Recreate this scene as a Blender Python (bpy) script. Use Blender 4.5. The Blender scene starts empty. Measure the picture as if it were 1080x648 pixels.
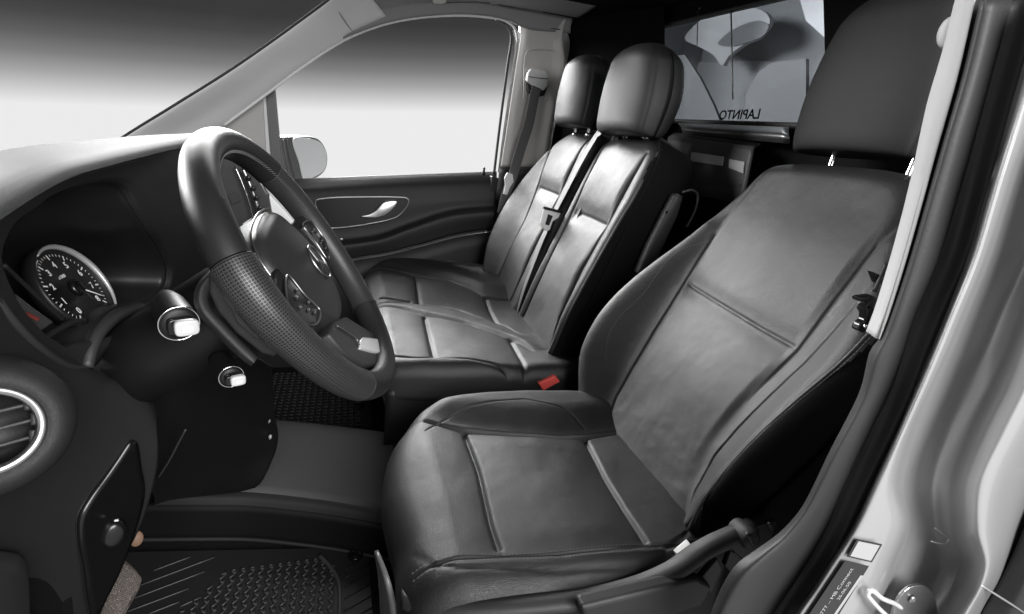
import bpy, math, random
import numpy as np
from mathutils import Vector, Matrix
random.seed(4); np.random.seed(4)
D = bpy.data; SC = bpy.context.scene; COL = SC.collection

# ------------------------------------------------------------------ camera
CP = np.array([-.552, -.734, .983]); YAW, PITCH, ROLL, FOC = .3254, .3099, .1121, 533.0
def cam_matrix():
    cy, sy, cp, sp = math.cos(YAW), math.sin(YAW), math.cos(PITCH), math.sin(PITCH)
    f = np.array([sy*cp, cy*cp, -sp]); r = np.array([cy, -sy, 0.]); u = np.cross(r, f)
    cr, sr = math.cos(ROLL), math.sin(ROLL)
    return np.array([cr*r+sr*u, -sr*r+cr*u, f])
CM = cam_matrix()
cam = D.cameras.new('camera'); co = D.objects.new('camera', cam); COL.objects.link(co)
cam.sensor_width = 36; cam.lens = 36*FOC/1080; cam.clip_start = .02; cam.clip_end = 200
m4 = Matrix.Identity(4)
for i in range(3):
    m4[i][0], m4[i][1], m4[i][2], m4[i][3] = CM[0][i], CM[1][i], -CM[2][i], CP[i]
co.matrix_world = m4
SC.camera = co

# ------------------------------------------------------------------ view + studio light
SC.view_settings.view_transform = 'Standard'; SC.view_settings.look = 'None'
SC.view_settings.exposure = 0; SC.view_settings.gamma = 1
SC.cycles.max_bounces = 8; SC.cycles.transparent_max_bounces = 16
W = D.worlds.new('World'); SC.world = W; W.use_nodes = True
nt = W.node_tree; nt.nodes.clear()
wo = nt.nodes.new('ShaderNodeOutputWorld'); bg = nt.nodes.new('ShaderNodeBackground')
tc = nt.nodes.new('ShaderNodeTexCoord'); dt = nt.nodes.new('ShaderNodeVectorMath'); dt.operation = 'DOT_PRODUCT'
fh = np.array([math.sin(YAW), math.cos(YAW), 0]); rh = np.array([math.cos(YAW), -math.sin(YAW), 0])
upn = -math.sin(ROLL)*rh + math.cos(ROLL)*np.array([0, 0, 1.])
dt.inputs[1].default_value = tuple(upn)
cr = nt.nodes.new('ShaderNodeValToRGB'); el = cr.color_ramp.elements
def G(v): return (v, v, v, 1)
mr = nt.nodes.new('ShaderNodeMapRange'); mr.inputs[1].default_value = 0; mr.inputs[2].default_value = .3
WG = [(0, .84), (.20, .84), (.27, .60), (.34, .38), (.42, .21), (.50, .115), (.58, .065), (.66, .042), (1, .034)]
el[0].position, el[0].color = WG[0][0], G(WG[0][1]); el[1].position, el[1].color = WG[-1][0], G(WG[-1][1])
for p, v in WG[1:-1]:
    e = el.new(p); e.color = G(v)
L = nt.links.new
L(tc.outputs['Generated'], dt.inputs[0]); L(dt.outputs['Value'], mr.inputs[0]); L(mr.outputs[0], cr.inputs[0])
d2 = nt.nodes.new('ShaderNodeVectorMath'); d2.operation = 'DOT_PRODUCT'; d2.inputs[1].default_value = tuple(fh)
m2 = nt.nodes.new('ShaderNodeMapRange'); m2.interpolation_type = 'SMOOTHSTEP'; m2.inputs[1].default_value = -.25; m2.inputs[2].default_value = .35; m2.inputs[3].default_value = .8
L(tc.outputs['Generated'], d2.inputs[0]); L(d2.outputs['Value'], m2.inputs[0]); L(m2.outputs[0], bg.inputs[1])
L(cr.outputs[0], bg.inputs[0]); L(bg.outputs[0], wo.inputs[0])

def area(name, loc, to, sx, sy, power):
    l = D.lights.new(name, 'AREA'); l.shape = 'RECTANGLE'; l.size = sx; l.size_y = sy; l.energy = power
    o = D.objects.new(name, l); COL.objects.link(o); o.location = loc
    o.rotation_euler = (Vector(to)-Vector(loc)).to_track_quat('-Z', 'Y').to_euler(); return o
area('windscreen_softbox', (-7.0, 4.3, 3.1), (.1, .5, .8), 4.5, 2.0, 1150)
area('side_softbox', (-2.5, 9.0, 4.35), (0, .9, .8), 5.0, 1.9, 1850)
area('top_softbox', (-1.45, 3.4, 2.6), (0, .9, .8), 2.0, .9, 65)
area('door_softbox', (.2, -2.5, 1.9), (-.6, .2, .8), 1.8, 1.6, 150)

# ------------------------------------------------------------------ helpers
def ray(px, py): return np.array([(px-540)/FOC, -(py-324)/FOC, 1.]) @ CM
def on(ax, v, px, py):
    d = ray(px, py); return CP + (v-CP[ax])/d[ax]*d
def X(v, *pts): return [on(0, v, *p) for p in pts]
def Y(v, *pts): return [on(1, v, *p) for p in pts]
def Z(v, *pts): return [on(2, v, *p) for p in pts]
def YD(*pts): return [on(1, p[2], p[0], p[1]) for p in pts]      # (px,py,y)
class Frame:
    def __init__(s, O, ex, ey, n):
        s.O = np.array(O, float); s.ex = np.array(ex, float); s.ey = np.array(ey, float); s.n = np.array(n, float)
    def px(s, px, py, d=0):
        r = ray(px, py); P = s.O+s.n*d; k = ((P-CP)@s.n)/(r@s.n); Q = CP+k*r-s.O
        return np.array([Q@s.ex, Q@s.ey])
    def to3(s, uv, d=0):
        uv = np.atleast_2d(uv); d = np.broadcast_to(d, (len(uv),))
        return s.O+uv[:, :1]*s.ex+uv[:, 1:2]*s.ey+d[:, None]*s.n
def seatframe(O, deg):
    t = math.radians(deg)
    return Frame(O, (0, 1, 0), (math.sin(t), 0, math.cos(t)), (-math.cos(t), 0, math.sin(t)))

def catmull(P, n, closed=False):
    P = np.array(P, float); N = len(P)
    if N == 2 and not closed:
        t = np.linspace(0, 1, n)[:, None]; return P[0]*(1-t)+P[1]*t
    if closed: Q = np.vstack([P[-1], P, P[0], P[1]]); segs = N
    else: Q = np.vstack([2*P[0]-P[1], P, 2*P[-1]-P[-2]]); segs = N-1
    out = []
    m = 24
    for i in range(segs):
        p0, p1, p2, p3 = Q[i], Q[i+1], Q[i+2], Q[i+3]
        # centripetal-ish: limit overshoot by scaling tangents with chord
        t = np.linspace(0, 1, m, endpoint=False)[:, None]
        d1 = np.linalg.norm(p2-p1)+1e-9; d0 = np.linalg.norm(p1-p0)+1e-9; d2 = np.linalg.norm(p3-p2)+1e-9
        m1 = (p1-p0)/d0*d1*.5*min(1, 2*d0/(d0+d1))+(p2-p1)*.5; m2 = (p3-p2)/d2*d1*.5*min(1, 2*d2/(d2+d1))+(p2-p1)*.5
        h = (2*t**3-3*t**2+1)*p1+(t**3-2*t**2+t)*m1+(-2*t**3+3*t**2)*p2+(t**3-t**2)*m2
        out.append(h)
    out = np.vstack(out+([] if closed else [P[-1:]]))
    if closed: out = np.vstack([out, out[:1]])
    s = np.r_[0, np.cumsum(np.linalg.norm(np.diff(out, axis=0), axis=1))]
    q = np.linspace(0, s[-1], n+1)[:-1] if closed else np.linspace(0, s[-1], n)
    return np.array([np.interp(q, s, out[:, k]) for k in range(out.shape[1])]).T

def link(o, parent=None):
    COL.objects.link(o)
    if parent is not None: o.parent = parent
    return o
def root_loc(p):
    v = Vector((0, 0, 0))
    while p is not None: v += p.location; p = p.parent
    return v
def mesh(name, V, F, mat, parent=None, smooth=True):
    V = np.array(V, float)
    me = D.meshes.new(name)
    if isinstance(F, np.ndarray):
        me.vertices.add(len(V)); me.vertices.foreach_set('co', V.ravel())
        nf, k = F.shape; me.loops.add(nf*k); me.loops.foreach_set('vertex_index', F.ravel().astype('i'))
        me.polygons.add(nf); me.polygons.foreach_set('loop_start', np.arange(0, nf*k, k, dtype='i'))
        me.update(calc_edges=True); me.validate()
    else:
        me.from_pydata([tuple(v) for v in V], [], F); me.update()
    if smooth: me.polygons.foreach_set('use_smooth', [True]*len(me.polygons))
    if mat: me.materials.append(mat)
    o = D.objects.new(name, me); link(o, parent)
    if parent is not None: o.location = -root_loc(parent)
    return o
def thing(name, label, cat, loc, group=None, kind=None):
    o = D.objects.new(name, None); COL.objects.link(o); o.location = loc; o.empty_display_size = .05
    o['label'] = label; o['category'] = cat
    if group: o['group'] = group
    if kind: o['kind'] = kind
    return o
def grid(A, B, wrapB=False, off=0):
    i = np.arange(A-1)[:, None]; j = np.arange(B if wrapB else B-1)[None, :]; j2 = (j+1) % B
    return np.stack([i*B+j, i*B+j2, (i+1)*B+j2, (i+1)*B+j], -1).reshape(-1, 4)+off
def solid(o, t, off=-1):
    m = o.modifiers.new('thickness', 'SOLIDIFY'); m.thickness = t; m.offset = off; return o
def bevel(o, w, seg=3, ang=30):
    m = o.modifiers.new('bevel', 'BEVEL'); m.width = w; m.segments = seg; m.limit_method = 'ANGLE'; m.angle_limit = math.radians(ang)
    m.harden_normals = False; return o
def loft(name, curves, mat, parent=None, nv=60, nu=8, thick=.004, smooth=True, cross='smooth', closedv=False, off=-1):
    R = np.array([catmull(c, nv, closedv) for c in curves])       # k,nv,3
    K = len(R)
    if cross == 'smooth' and K > 2:
        G_ = np.array([catmull_fix(R[:, j], nu) for j in range(R.shape[1])]).transpose(1, 0, 2)
    else:
        t = np.linspace(0, K-1, (K-1)*nu+1); i = np.minimum(t.astype(int), K-2); f = (t-i)[:, None, None]
        G_ = R[i]*(1-f)+R[i+1]*f
    A, B = G_.shape[:2]
    o = mesh(name, G_.reshape(-1, 3), grid(A, B, closedv), mat, parent, smooth)
    if thick: solid(o, thick, off)
    return o
def catmull_fix(P, nu):
    # catmull through P with nu samples per span (keeps rows on the control curves)
    Q = np.vstack([2*P[0]-P[1], P, 2*P[-1]-P[-2]]); out = []
    for i in range(len(P)-1):
        p0, p1, p2, p3 = Q[i:i+4]; t = np.linspace(0, 1, nu, endpoint=False)[:, None]
        d1 = np.linalg.norm(p2-p1)+1e-9; d0 = np.linalg.norm(p1-p0)+1e-9; d2 = np.linalg.norm(p3-p2)+1e-9
        m1 = .5*(p1-p0)/d0*d1*min(1, 2*d0/(d0+d1))+(p2-p1)*.5; m2 = .5*(p3-p2)/d2*d1*min(1, 2*d2/(d2+d1))+(p2-p1)*.5
        out.append((2*t**3-3*t**2+1)*p1+(t**3-2*t**2+t)*m1+(-2*t**3+3*t**2)*p2+(t**3-t**2)*m2)
    return np.vstack(out+[P[-1:]])
def tube(name, P, r, mat, parent=None, n=60, seg=12, closed=False, flat=None, up=None):
    """sweep; r scalar or list; flat=(a,b) ellipse factors relative to frame 'up'"""
    V, F = tube_vf(P, r, n, seg, closed, flat, up)
    return mesh(name, V, F, mat, parent)
def tube_vf(P, r, n=60, seg=12, closed=False, flat=None, up=None):
    C = catmull(P, n, closed); N = len(C)
    if closed: T = np.roll(C, -1, 0)-np.roll(C, 1, 0)
    else: T = np.gradient(C, axis=0)
    T /= np.linalg.norm(T, axis=1)[:, None]+1e-12
    if up is not None:
        U = np.tile(np.array(up, float), (N, 1)); U -= (U*T).sum(1)[:, None]*T
    else:
        u = np.cross(T[0], [0.3, .2, 1]); U = [u/np.linalg.norm(u)]
        for i in range(1, N):
            u = U[-1]-(U[-1]@T[i])*T[i]; U.append(u/np.linalg.norm(u))
        U = np.array(U)
    U /= np.linalg.norm(U, axis=1)[:, None]+1e-12
    S = np.cross(T, U)
    rr = np.interp(np.linspace(0, 1, N), np.linspace(0, 1, len(r)), r) if hasattr(r, '__len__') else np.full(N, r)
    a = np.linspace(0, 2*np.pi, seg, endpoint=False); fa, fb = flat or (1, 1)
    V = C[:, None]+rr[:, None, None]*(np.cos(a)[None, :, None]*U[:, None]*fa+np.sin(a)[None, :, None]*S[:, None]*fb)
    V = V.reshape(-1, 3)
    if closed:
        V2 = V; F = grid(N, seg, True); l = (N-1)*seg; j = np.arange(seg)
        F = np.vstack([F, np.stack([l+j, l+(j+1) % seg, (j+1) % seg, j], -1)])
    else:
        F = grid(N, seg, True); V2 = np.vstack([V, C[:1], C[-1:]]); a0 = len(V); j = np.arange(seg)
        F = np.vstack([F, np.stack([np.full(seg, a0), (j+1) % seg, j, j], -1)[:, [0, 1, 2, 2]],
                       np.stack([np.full(seg, a0+1), (N-1)*seg+j, (N-1)*seg+(j+1) % seg, (N-1)*seg+(j+1) % seg], -1)])
        F = [tuple(dict.fromkeys(map(int, f))) for f in F]
    return V2, F
def prism(name, pts3, vec, mat, parent=None, bev=0, smooth=False, seg=3):
    """polygon (3D, planar) pushed along vec: closed solid"""
    P = np.array(pts3, float); n = len(P); v = np.array(vec, float)
    V = np.vstack([P, P+v]); F = [tuple(range(n)), tuple(range(2*n-1, n-1, -1))]+[(i, i+n, (i+1) % n+n, (i+1) % n) for i in range(n)]
    F = [f[::-1] for f in F]
    o = mesh(name, V, F, mat, parent, smooth)
    fixn(o)
    if bev: bevel(o, bev, seg)
    return o
def fixn(o):
    import bmesh
    b = bmesh.new(); b.from_mesh(o.data); bmesh.ops.recalc_face_normals(b, faces=b.faces)
    c = sum((v.co for v in b.verts), Vector())/len(b.verts)
    if sum(f.calc_area()*f.normal.dot(f.calc_center_median()-c) for f in b.faces) < 0: bmesh.ops.reverse_faces(b, faces=b.faces)
    b.to_mesh(o.data); b.free()
def orient(o):
    me = o.data; n = len(me.polygons); N = np.zeros(n*3); Cc = np.zeros(n*3); A = np.zeros(n)
    me.polygons.foreach_get('normal', N); me.polygons.foreach_get('center', Cc); me.polygons.foreach_get('area', A)
    N = N.reshape(-1, 3); Cc = Cc.reshape(-1, 3); c = (Cc*A[:, None]).sum(0)/A.sum()
    if (((Cc-c)*N).sum(1)*A).sum() < 0: me.flip_normals()
def box(name, c, s, mat, parent=None, rot=(0, 0, 0), bev=.003, seg=3):
    from mathutils import Euler
    R = np.array(Euler(rot).to_matrix()); s = np.array(s)/2
    V = np.array([[x, y, z] for x in (-1, 1) for y in (-1, 1) for z in (-1, 1)])*s @ R.T+np.array(c)
    F = [(0, 1, 3, 2), (4, 6, 7, 5), (0, 4, 5, 1), (2, 3, 7, 6), (0, 2, 6, 4), (1, 5, 7, 3)]
    o = mesh(name, V, F, mat, parent, False); fixn(o)
    if bev: bevel(o, bev, seg); o.data.polygons.foreach_set('use_smooth', [True]*len(o.data.polygons))
    return o
def lathe(name, c, axis, prof, mat, parent=None, seg=40, e1=None, sx=1, sy=1, cap=True):
    """prof: list of (radius, height along axis)"""
    a = np.array(axis, float); a /= np.linalg.norm(a)
    e = np.array(e1 if e1 is not None else (0.1, .2, 1.), float); e -= (e@a)*a; e /= np.linalg.norm(e); g = np.cross(a, e)
    t = np.linspace(0, 2*np.pi, seg, endpoint=False)
    V = []
    for r, h in prof:
        V.append(np.array(c)+h*a+r*(np.cos(t)[:, None]*e*sx+np.sin(t)[:, None]*g*sy))
    V = np.vstack(V); F = [tuple(map(int, f)) for f in grid(len(prof), seg, True)]
    if cap and prof[0][0] > 1e-6: F.append(tuple(range(seg)))
    if cap and prof[-1][0] > 1e-6: F.append(tuple(range((len(prof)-1)*seg, len(prof)*seg))[::-1])
    o = mesh(name, V, F, mat, parent); fixn(o); return o
def polydist(P, line):
    """signed distance of Nx2 points to an open polyline (sign: left of it +)"""
    line = np.array(line, float); best = np.full(len(P), 1e9); sg = np.ones(len(P))
    for a, b in zip(line[:-1], line[1:]):
        ab = b-a; L2 = ab@ab+1e-12; t = np.clip(((P-a)@ab)/L2, 0, 1); q = a+t[:, None]*ab
        d = np.hypot(*(P-q).T); cr_ = ab[0]*(P[:, 1]-a[1])-ab[1]*(P[:, 0]-a[0])
        m = d < best-1e-9; best[m] = d[m]; sg[m] = np.sign(cr_[m])
    return best*np.where(sg == 0, 1, sg)
def groove(P, line, depth, w):
    d = np.abs(polydist(P, line)); return -depth*np.exp(-(d/w)**2)
def pad(name, fr, outline, centre, H, R, hfun, mat, parent, nphi=600, nr=160, Rb=.02):
    O = catmull(outline, nphi, True); c = np.array(centre)
    T = np.roll(O, -1, 0)-np.roll(O, 1, 0); N = np.stack([T[:, 1], -T[:, 0]], 1); N /= np.linalg.norm(N, axis=1)[:, None]
    if ((O-c)*N).sum() < 0: N = -N
    ds = np.linalg.norm(np.roll(O, -1, 0)-O, axis=1).mean(); hw = int(2.2*R/ds)+1
    kk = np.exp(-(np.arange(-hw, hw+1)/(R/ds*.9))**2); N = sum(w*np.roll(N, i, 0) for w, i in zip(kk, range(-hw, hw+1))); N /= np.linalg.norm(N, axis=1)[:, None]
    V = []; rows = 0
    def add(uv, d, w):
        nonlocal rows
        V.append(fr.to3(uv, d+(hfun(uv)*w if w else 0))); rows += 1
    add(c+(O-c)*.02, -H, 0); add(O-N*Rb, -H, 0)
    for a in np.linspace(.2, 1, 4): add(O-N*Rb*(1-math.sin(a*math.pi/2)), -H+Rb*(1-math.cos(a*math.pi/2)), 0)
    for t in np.linspace(.1, 1, 8): add(O, -H+Rb+(H-Rb-R)*t, t)
    for a in np.linspace(.06, 1, 16): add(O-N*R*(1-math.cos(a*math.pi/2)), -R+R*math.sin(a*math.pi/2), 1)
    I = O-N*R
    for t in np.linspace(1, .002, nr)[1:]: add(c+(I-c)*t, 0, 1)
    V = np.vstack(V); o = mesh(name, V, grid(rows, nphi, True), mat, parent)
    orient(o); return o
def smf(xs, ys, w=.03):
    g = np.linspace(xs[0]-.1, xs[-1]+.1, 600); v = np.interp(g, xs, ys)
    # linear extrapolation avoided on purpose: ends stay flat
    k = np.exp(-((np.arange(-80, 81)*(g[1]-g[0]))/w)**2); k /= k.sum()
    v = np.convolve(np.pad(v, 80, 'edge'), k, 'valid'); return lambda x: np.interp(x, g, v)
_rg = np.random.RandomState(11).rand(64, 64)
def vnoise(P, scale, off=0):
    # smooth value noise: the unevenness of leather stretched over foam
    q = P/scale+off+40; i = np.floor(q).astype(int); f = q-i; f = f*f*(3-2*f)
    a = _rg[i[:, 0] % 64, i[:, 1] % 64]; b = _rg[(i[:, 0]+1) % 64, i[:, 1] % 64]; c = _rg[i[:, 0] % 64, (i[:, 1]+1) % 64]; d = _rg[(i[:, 0]+1) % 64, (i[:, 1]+1) % 64]
    return (a*(1-f[:, 0])+b*f[:, 0])*(1-f[:, 1])+(c*(1-f[:, 0])+d*f[:, 0])*f[:, 1]-.5
def sag(P): return .0024*vnoise(P, .07)+.0009*vnoise(P, .032, 7.3)+.00032*vnoise(P @ np.array([[1, .4], [-.4, 1]]), .014, 3.1)
def side_material(o, fr, edge, mt, sgn):
    # faces beyond the sewn edge belong to the cloth side panel
    me = o.data; me.materials.append(mt); n = len(me.polygons); Cc = np.zeros(n*3); me.polygons.foreach_get('center', Cc); Cc = Cc.reshape(-1, 3)-fr.O
    u, s = Cc@fr.ex, Cc@fr.ey; me.polygons.foreach_set('material_index', (sgn*(u-edge(s)) > 0).astype('i')); me.update()
def smooth01(t): t = np.clip(t, 0, 1); return t*t*(3-2*t)
def stitches(name, fr, line, hfun, mat, parent, pitch=.0055, ln=.0034, r=.00055, lift=.0002):
    C = catmull(line, max(8, int(sum(np.linalg.norm(np.diff(np.array(line), axis=0), axis=1))/pitch)))
    V = []; F = []
    for a, b in zip(C[:-1], C[1:]):
        t = (b-a)/np.linalg.norm(b-a); s = np.array([-t[1], t[0]]); q = [a, a+t*ln*.5, a+t*ln]
        base = len(V); up = (-.0004, r*1.2, -.0004)
        for k, p in enumerate(q):
            h = float(hfun(p[None])[0])+lift
            w = r if k == 1 else r*.6
            for (ss, dd) in ((-w, 0), (0, up[k]), (w, 0)):
                V.append(fr.to3(p+s*ss, h+(dd if ss == 0 else -.0003))[0])
        for k in (0, 3): F += [(base+k, base+k+1, base+k+4, base+k+3), (base+k+1, base+k+2, base+k+5, base+k+4)]
    return mesh(name, V, F, mat, parent)

# ------------------------------------------------------------------ materials
def mat(name, base, rough=.5, metal=0, spec=.5, bump=None, coat=0, coatr=.1, var=0, varscale=6, sheen=0, trans=0):
    m = D.materials.new(name); m.use_nodes = True; n = m.node_tree; b = n.nodes['Principled BSDF']
    base = base if hasattr(base, '__len__') else (base,)*3
    b.inputs['Base Color'].default_value = (*base, 1); b.inputs['Roughness'].default_value = rough
    b.inputs['Metallic'].default_value = metal; b.inputs['Specular IOR Level'].default_value = spec
    b.inputs['Coat Weight'].default_value = coat; b.inputs['Coat Roughness'].default_value = coatr
    b.inputs['Sheen Weight'].default_value = sheen
    t = n.nodes.new('ShaderNodeTexCoord')
    if var:
        no = n.nodes.new('ShaderNodeTexNoise'); no.inputs['Scale'].default_value = varscale; no.inputs['Detail'].default_value = 6
        n.links.new(t.outputs['Object'], no.inputs['Vector'])
        r = n.nodes.new('ShaderNodeMapRange'); r.inputs[1].default_value = .3; r.inputs[2].default_value = .7
        r.inputs[3].default_value = rough-var; r.inputs[4].default_value = rough+var
        n.links.new(no.outputs['Fac'], r.inputs[0]); n.links.new(r.outputs[0], b.inputs['Roughness'])
    if bump:
        prev = None
        for kind, scale, dist in bump:
            if kind == 'voronoi':
                x = n.nodes.new('ShaderNodeTexVoronoi'); x.feature = 'DISTANCE_TO_EDGE'; x.inputs['Scale'].default_value = scale; out = x.outputs['Distance']
                r = n.nodes.new('ShaderNodeMapRange'); r.inputs[2].default_value = .25; n.links.new(out, r.inputs[0]); out = r.outputs[0]
            else:
                x = n.nodes.new('ShaderNodeTexNoise'); x.inputs['Scale'].default_value = scale; x.inputs['Detail'].default_value = 4; out = x.outputs['Fac']
                if kind == 'crease': x.inputs['Distortion'].default_value = 2.5
            n.links.new(t.outputs['Object'], x.inputs['Vector'])
            bp = n.nodes.new('ShaderNodeBump'); bp.inputs['Strength'].default_value = 1; bp.inputs['Distance'].default_value = dist
            n.links.new(out, bp.inputs['Height'])
            if prev: n.links.new(prev.outputs[0], bp.inputs['Normal'])
            prev = bp
        n.links.new(prev.outputs[0], b.inputs['Normal'])
    return m
M = {}
M['leather'] = mat('black_leather', .009, .50, bump=[('voronoi', 520, .00018), ('noise', 260, .00010), ('noise', 60, .00012)], var=.05, spec=.55)
M['leather_side'] = mat('black_seat_side_cloth', .004, .85, bump=[('noise', 700, .0003)], spec=.12)
M['headrest'] = mat('black_headrest_cover', .012, .65, bump=[('voronoi', 700, .00012)], spec=.3)
M['rimleather'] = mat('smooth_black_wheel_leather', .013, .44, bump=[('voronoi', 1100, .00005), ('noise', 80, .00008)], spec=.42)
M['perf'] = mat('perforated_black_wheel_leather', .028, .40, spec=.55)
M['plastic'] = mat('dark_grained_plastic', .014, .55, bump=[('voronoi', 900, .00012), ('noise', 300, .0001)], spec=.45)
M['plastic_dark'] = mat('black_plastic', .005, .5, bump=[('noise', 500, .0001)], spec=.4)
M['gloss'] = mat('gloss_black_plastic', .006, .26, spec=.5)
M['trimgrey'] = mat('seat_base_grey_plastic', .018, .5, bump=[('voronoi', 900, .0001)])
M['light'] = mat('light_grey_trim', .66, .6, bump=[('noise', 600, .00015)], spec=.3)
M['lining'] = mat('grey_roof_lining', .24, .85, bump=[('noise', 900, .0003)], spec=.2)
M['pillar'] = mat('warm_grey_pillar_trim', (.43, .42, .41), .6, bump=[('noise', 600, .00015)], spec=.3)
M['rubber'] = mat('black_door_rubber', .022, .55, bump=[('noise', 300, .0002)], spec=.45)
M['silver'] = mat('silver_car_paint', .42, .34, metal=.4, coat=.6, coatr=.08, bump=[('noise', 1500, .00002)])
M['chrome'] = mat('chrome', .75, .12, metal=1)
M['satin'] = mat('satin_metal', .42, .3, metal=1)
M['bracket'] = mat('galvanised_bracket', .5, .45, metal=.6)
M['white'] = mat('white_switch_cap', .5, .3)
M['belt'] = mat('grey_woven_belt', .13, .55, bump=[('noise', 1200, .0003)], spec=.5)
M['belt_dark'] = mat('black_woven_belt', .03, .6, bump=[('noise', 1200, .0003)])
M['carpet'] = mat('dark_carpet', .012, .95, bump=[('noise', 900, .0016), ('noise', 160, .002)], spec=.1)
M['mat'] = mat('black_rubber_mat', .016, .55, spec=.4, bump=[('noise', 400, .0002)])
M['red'] = mat('red_buckle_button', (.75, .10, .085), .35)
M['thread'] = mat('grey_stitching_thread', .10, .6)
M['pedal'] = mat('worn_metal_pedal', (.13, .11, .10), .55, metal=.3, bump=[('voronoi', 420, .0008)])
M['wood'] = mat('tan_pedal_pad', (.25, .15, .1), .6, bump=[('noise', 200, .0006)])
M['sticker_edge'] = mat('black_label_film', .012, .35)
M['sticker'] = mat('white_label_print', .36, .4)
M['mirror_grey'] = mat('dark_grey_exterior_plastic', .10, .4)
M['whitened_mirror_glass'] = mat('whitened_mirror_glass', .85, .25, metal=.35)  # white base stands in for the bright reflection in the mirror
M['sat_dark'] = mat('dull_metal_rail', .18, .35, metal=.8)
M['boxgrey'] = mat('grey_storage_plastic', .045, .5, bump=[('noise', 500, .0001)])
M['cargo'] = mat('blue_grey_cargo_lining', (.12, .127, .135), .7, bump=[('noise', 20, .004)])
M['cargo_window'] = mat('frosted_rear_window', (.19, .198, .206), .5, bump=[('noise', 90, .01)])
M['reflection_dark'] = mat('dark_seat_reflection', (.05, .053, .057), .7)  # dark tone of the headrest reflections built behind the pane
M['car_reflection_pale'] = mat('car_reflection_pale', (.25, .257, .265), .4)  # pale tone of the car reflection built behind the pane
M['car_reflection_dark'] = mat('grey_headlamp_reflection', (.09, .095, .10), .3)  # grey of the headlamp within the imitated car reflection
M['dashtop'] = mat('dash_top_soft_plastic', .03, .62, bump=[('voronoi', 900, .00010)], spec=.1)
M['plastic_mid'] = mat('mid_grey_plastic', .03, .45, bump=[('voronoi', 900, .00008)])
M['plastic_step'] = mat('step_edge_plastic', .022, .5, bump=[('noise', 500, .0001)])
M['plastic_hub'] = mat('soft_hub_plastic', .018, .38, bump=[('voronoi', 800, .00008)], spec=.6)
M['gloss_soft'] = mat('satin_black_instrument_plastic', .014, .4, spec=.4)
M['print'] = mat('white_dial_print', .8, .5)
M['print_dim'] = mat('grey_symbol_print', .35, .5)
M['cap_print'] = mat('grey_cap_symbol', .55, .4)
M['lens'] = mat('grey_reflection_patch', .07, .25)  # grey of a reflection imitated beside the dial
M['dimred'] = mat('dim_red_reflection', (.16, .03, .025), .5)  # red tinge of that same imitated reflection
M['screen'] = mat('dark_glass_screen', .05, .15)
M['silver_insert'] = mat('silver_spoke_insert', .62, .35, metal=.3)
M['carpet_lit'] = mat('lit_step_carpet', .10, .9, bump=[('noise', 700, .0012), ('noise', 200, .001)], spec=.1)  # lit copy of the carpet: brightness put into a paler base
M['mat_hi'] = mat('raised_mat_rubber', .05, .5, spec=.5)
M['chrome_soft'] = mat('brushed_silver_dial_rim', .6, .4, metal=.5)
M['tongue'] = mat('belt_tongue_metal', .75, .3, metal=.25)
M['near_trim'] = mat('dimmed_near_pillar_trim', .36, .65, bump=[('noise', 600, .00015)], spec=.2)  # same trim as the far pillar, base darkened against the strong door light
M['bulkhead'] = mat('black_bulkhead_paint', .004, .9, spec=.08)
def glass(name, tint, rough, gl, k=.015):
    m = D.materials.new(name); m.use_nodes = True; n = m.node_tree; n.nodes.clear()
    o = n.nodes.new('ShaderNodeOutputMaterial'); tr = n.nodes.new('ShaderNodeBsdfTransparent'); g = n.nodes.new('ShaderNodeBsdfGlossy')
    mx = n.nodes.new('ShaderNodeMixShader'); lw = n.nodes.new('ShaderNodeLayerWeight'); pw = n.nodes.new('ShaderNodeMath'); pw.operation = 'POWER'; pw.inputs[1].default_value = 5
    ml = n.nodes.new('ShaderNodeMath'); ml.operation = 'MULTIPLY_ADD'; ml.inputs[1].default_value = k; ml.inputs[2].default_value = 0 if k < .9 else .05
    tr.inputs[0].default_value = (*tint, 1); g.inputs['Roughness'].default_value = rough; g.inputs[0].default_value = (gl, gl, gl, 1)
    L_ = n.links.new; L_(lw.outputs['Facing'], pw.inputs[0]); L_(pw.outputs[0], ml.inputs[0]); L_(ml.outputs[0], mx.inputs[0])
    L_(tr.outputs[0], mx.inputs[1]); L_(g.outputs[0], mx.inputs[2]); L_(mx.outputs[0], o.inputs[0])
    return m
M['glass'] = glass('clear_window_glass', (1, 1, 1), .0, .6)
M['glass_dark'] = glass('bulkhead_window_glass', (.8, .82, .84), .12, 1, .95)

# perforated leather: dots as a bump in object space along the rim (built from UVs)
def perf_nodes():
    m = M['perf']; n = m.node_tree; b = n.nodes['Principled BSDF']
    uv = n.nodes.new('ShaderNodeUVMap'); v = n.nodes.new('ShaderNodeTexVoronoi'); v.inputs['Randomness'].default_value = 0; v.inputs['Scale'].default_value = 1
    n.links.new(uv.outputs[0], v.inputs['Vector'])
    r = n.nodes.new('ShaderNodeMapRange'); r.inputs[1].default_value = .18; r.inputs[2].default_value = .34
    n.links.new(v.outputs['Distance'], r.inputs[0])
    bp = n.nodes.new('ShaderNodeBump'); bp.inputs['Distance'].default_value = .0012; n.links.new(r.outputs[0], bp.inputs['Height']); n.links.new(bp.outputs[0], b.inputs['Normal'])
    mx = n.nodes.new('ShaderNodeMix'); mx.data_type = 'RGBA'; mx.inputs[6].default_value = G(.004); mx.inputs[7].default_value = G(.032)
    n.links.new(r.outputs[0], mx.inputs[0]); n.links.new(mx.outputs[2], b.inputs['Base Color'])
perf_nodes()
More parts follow.
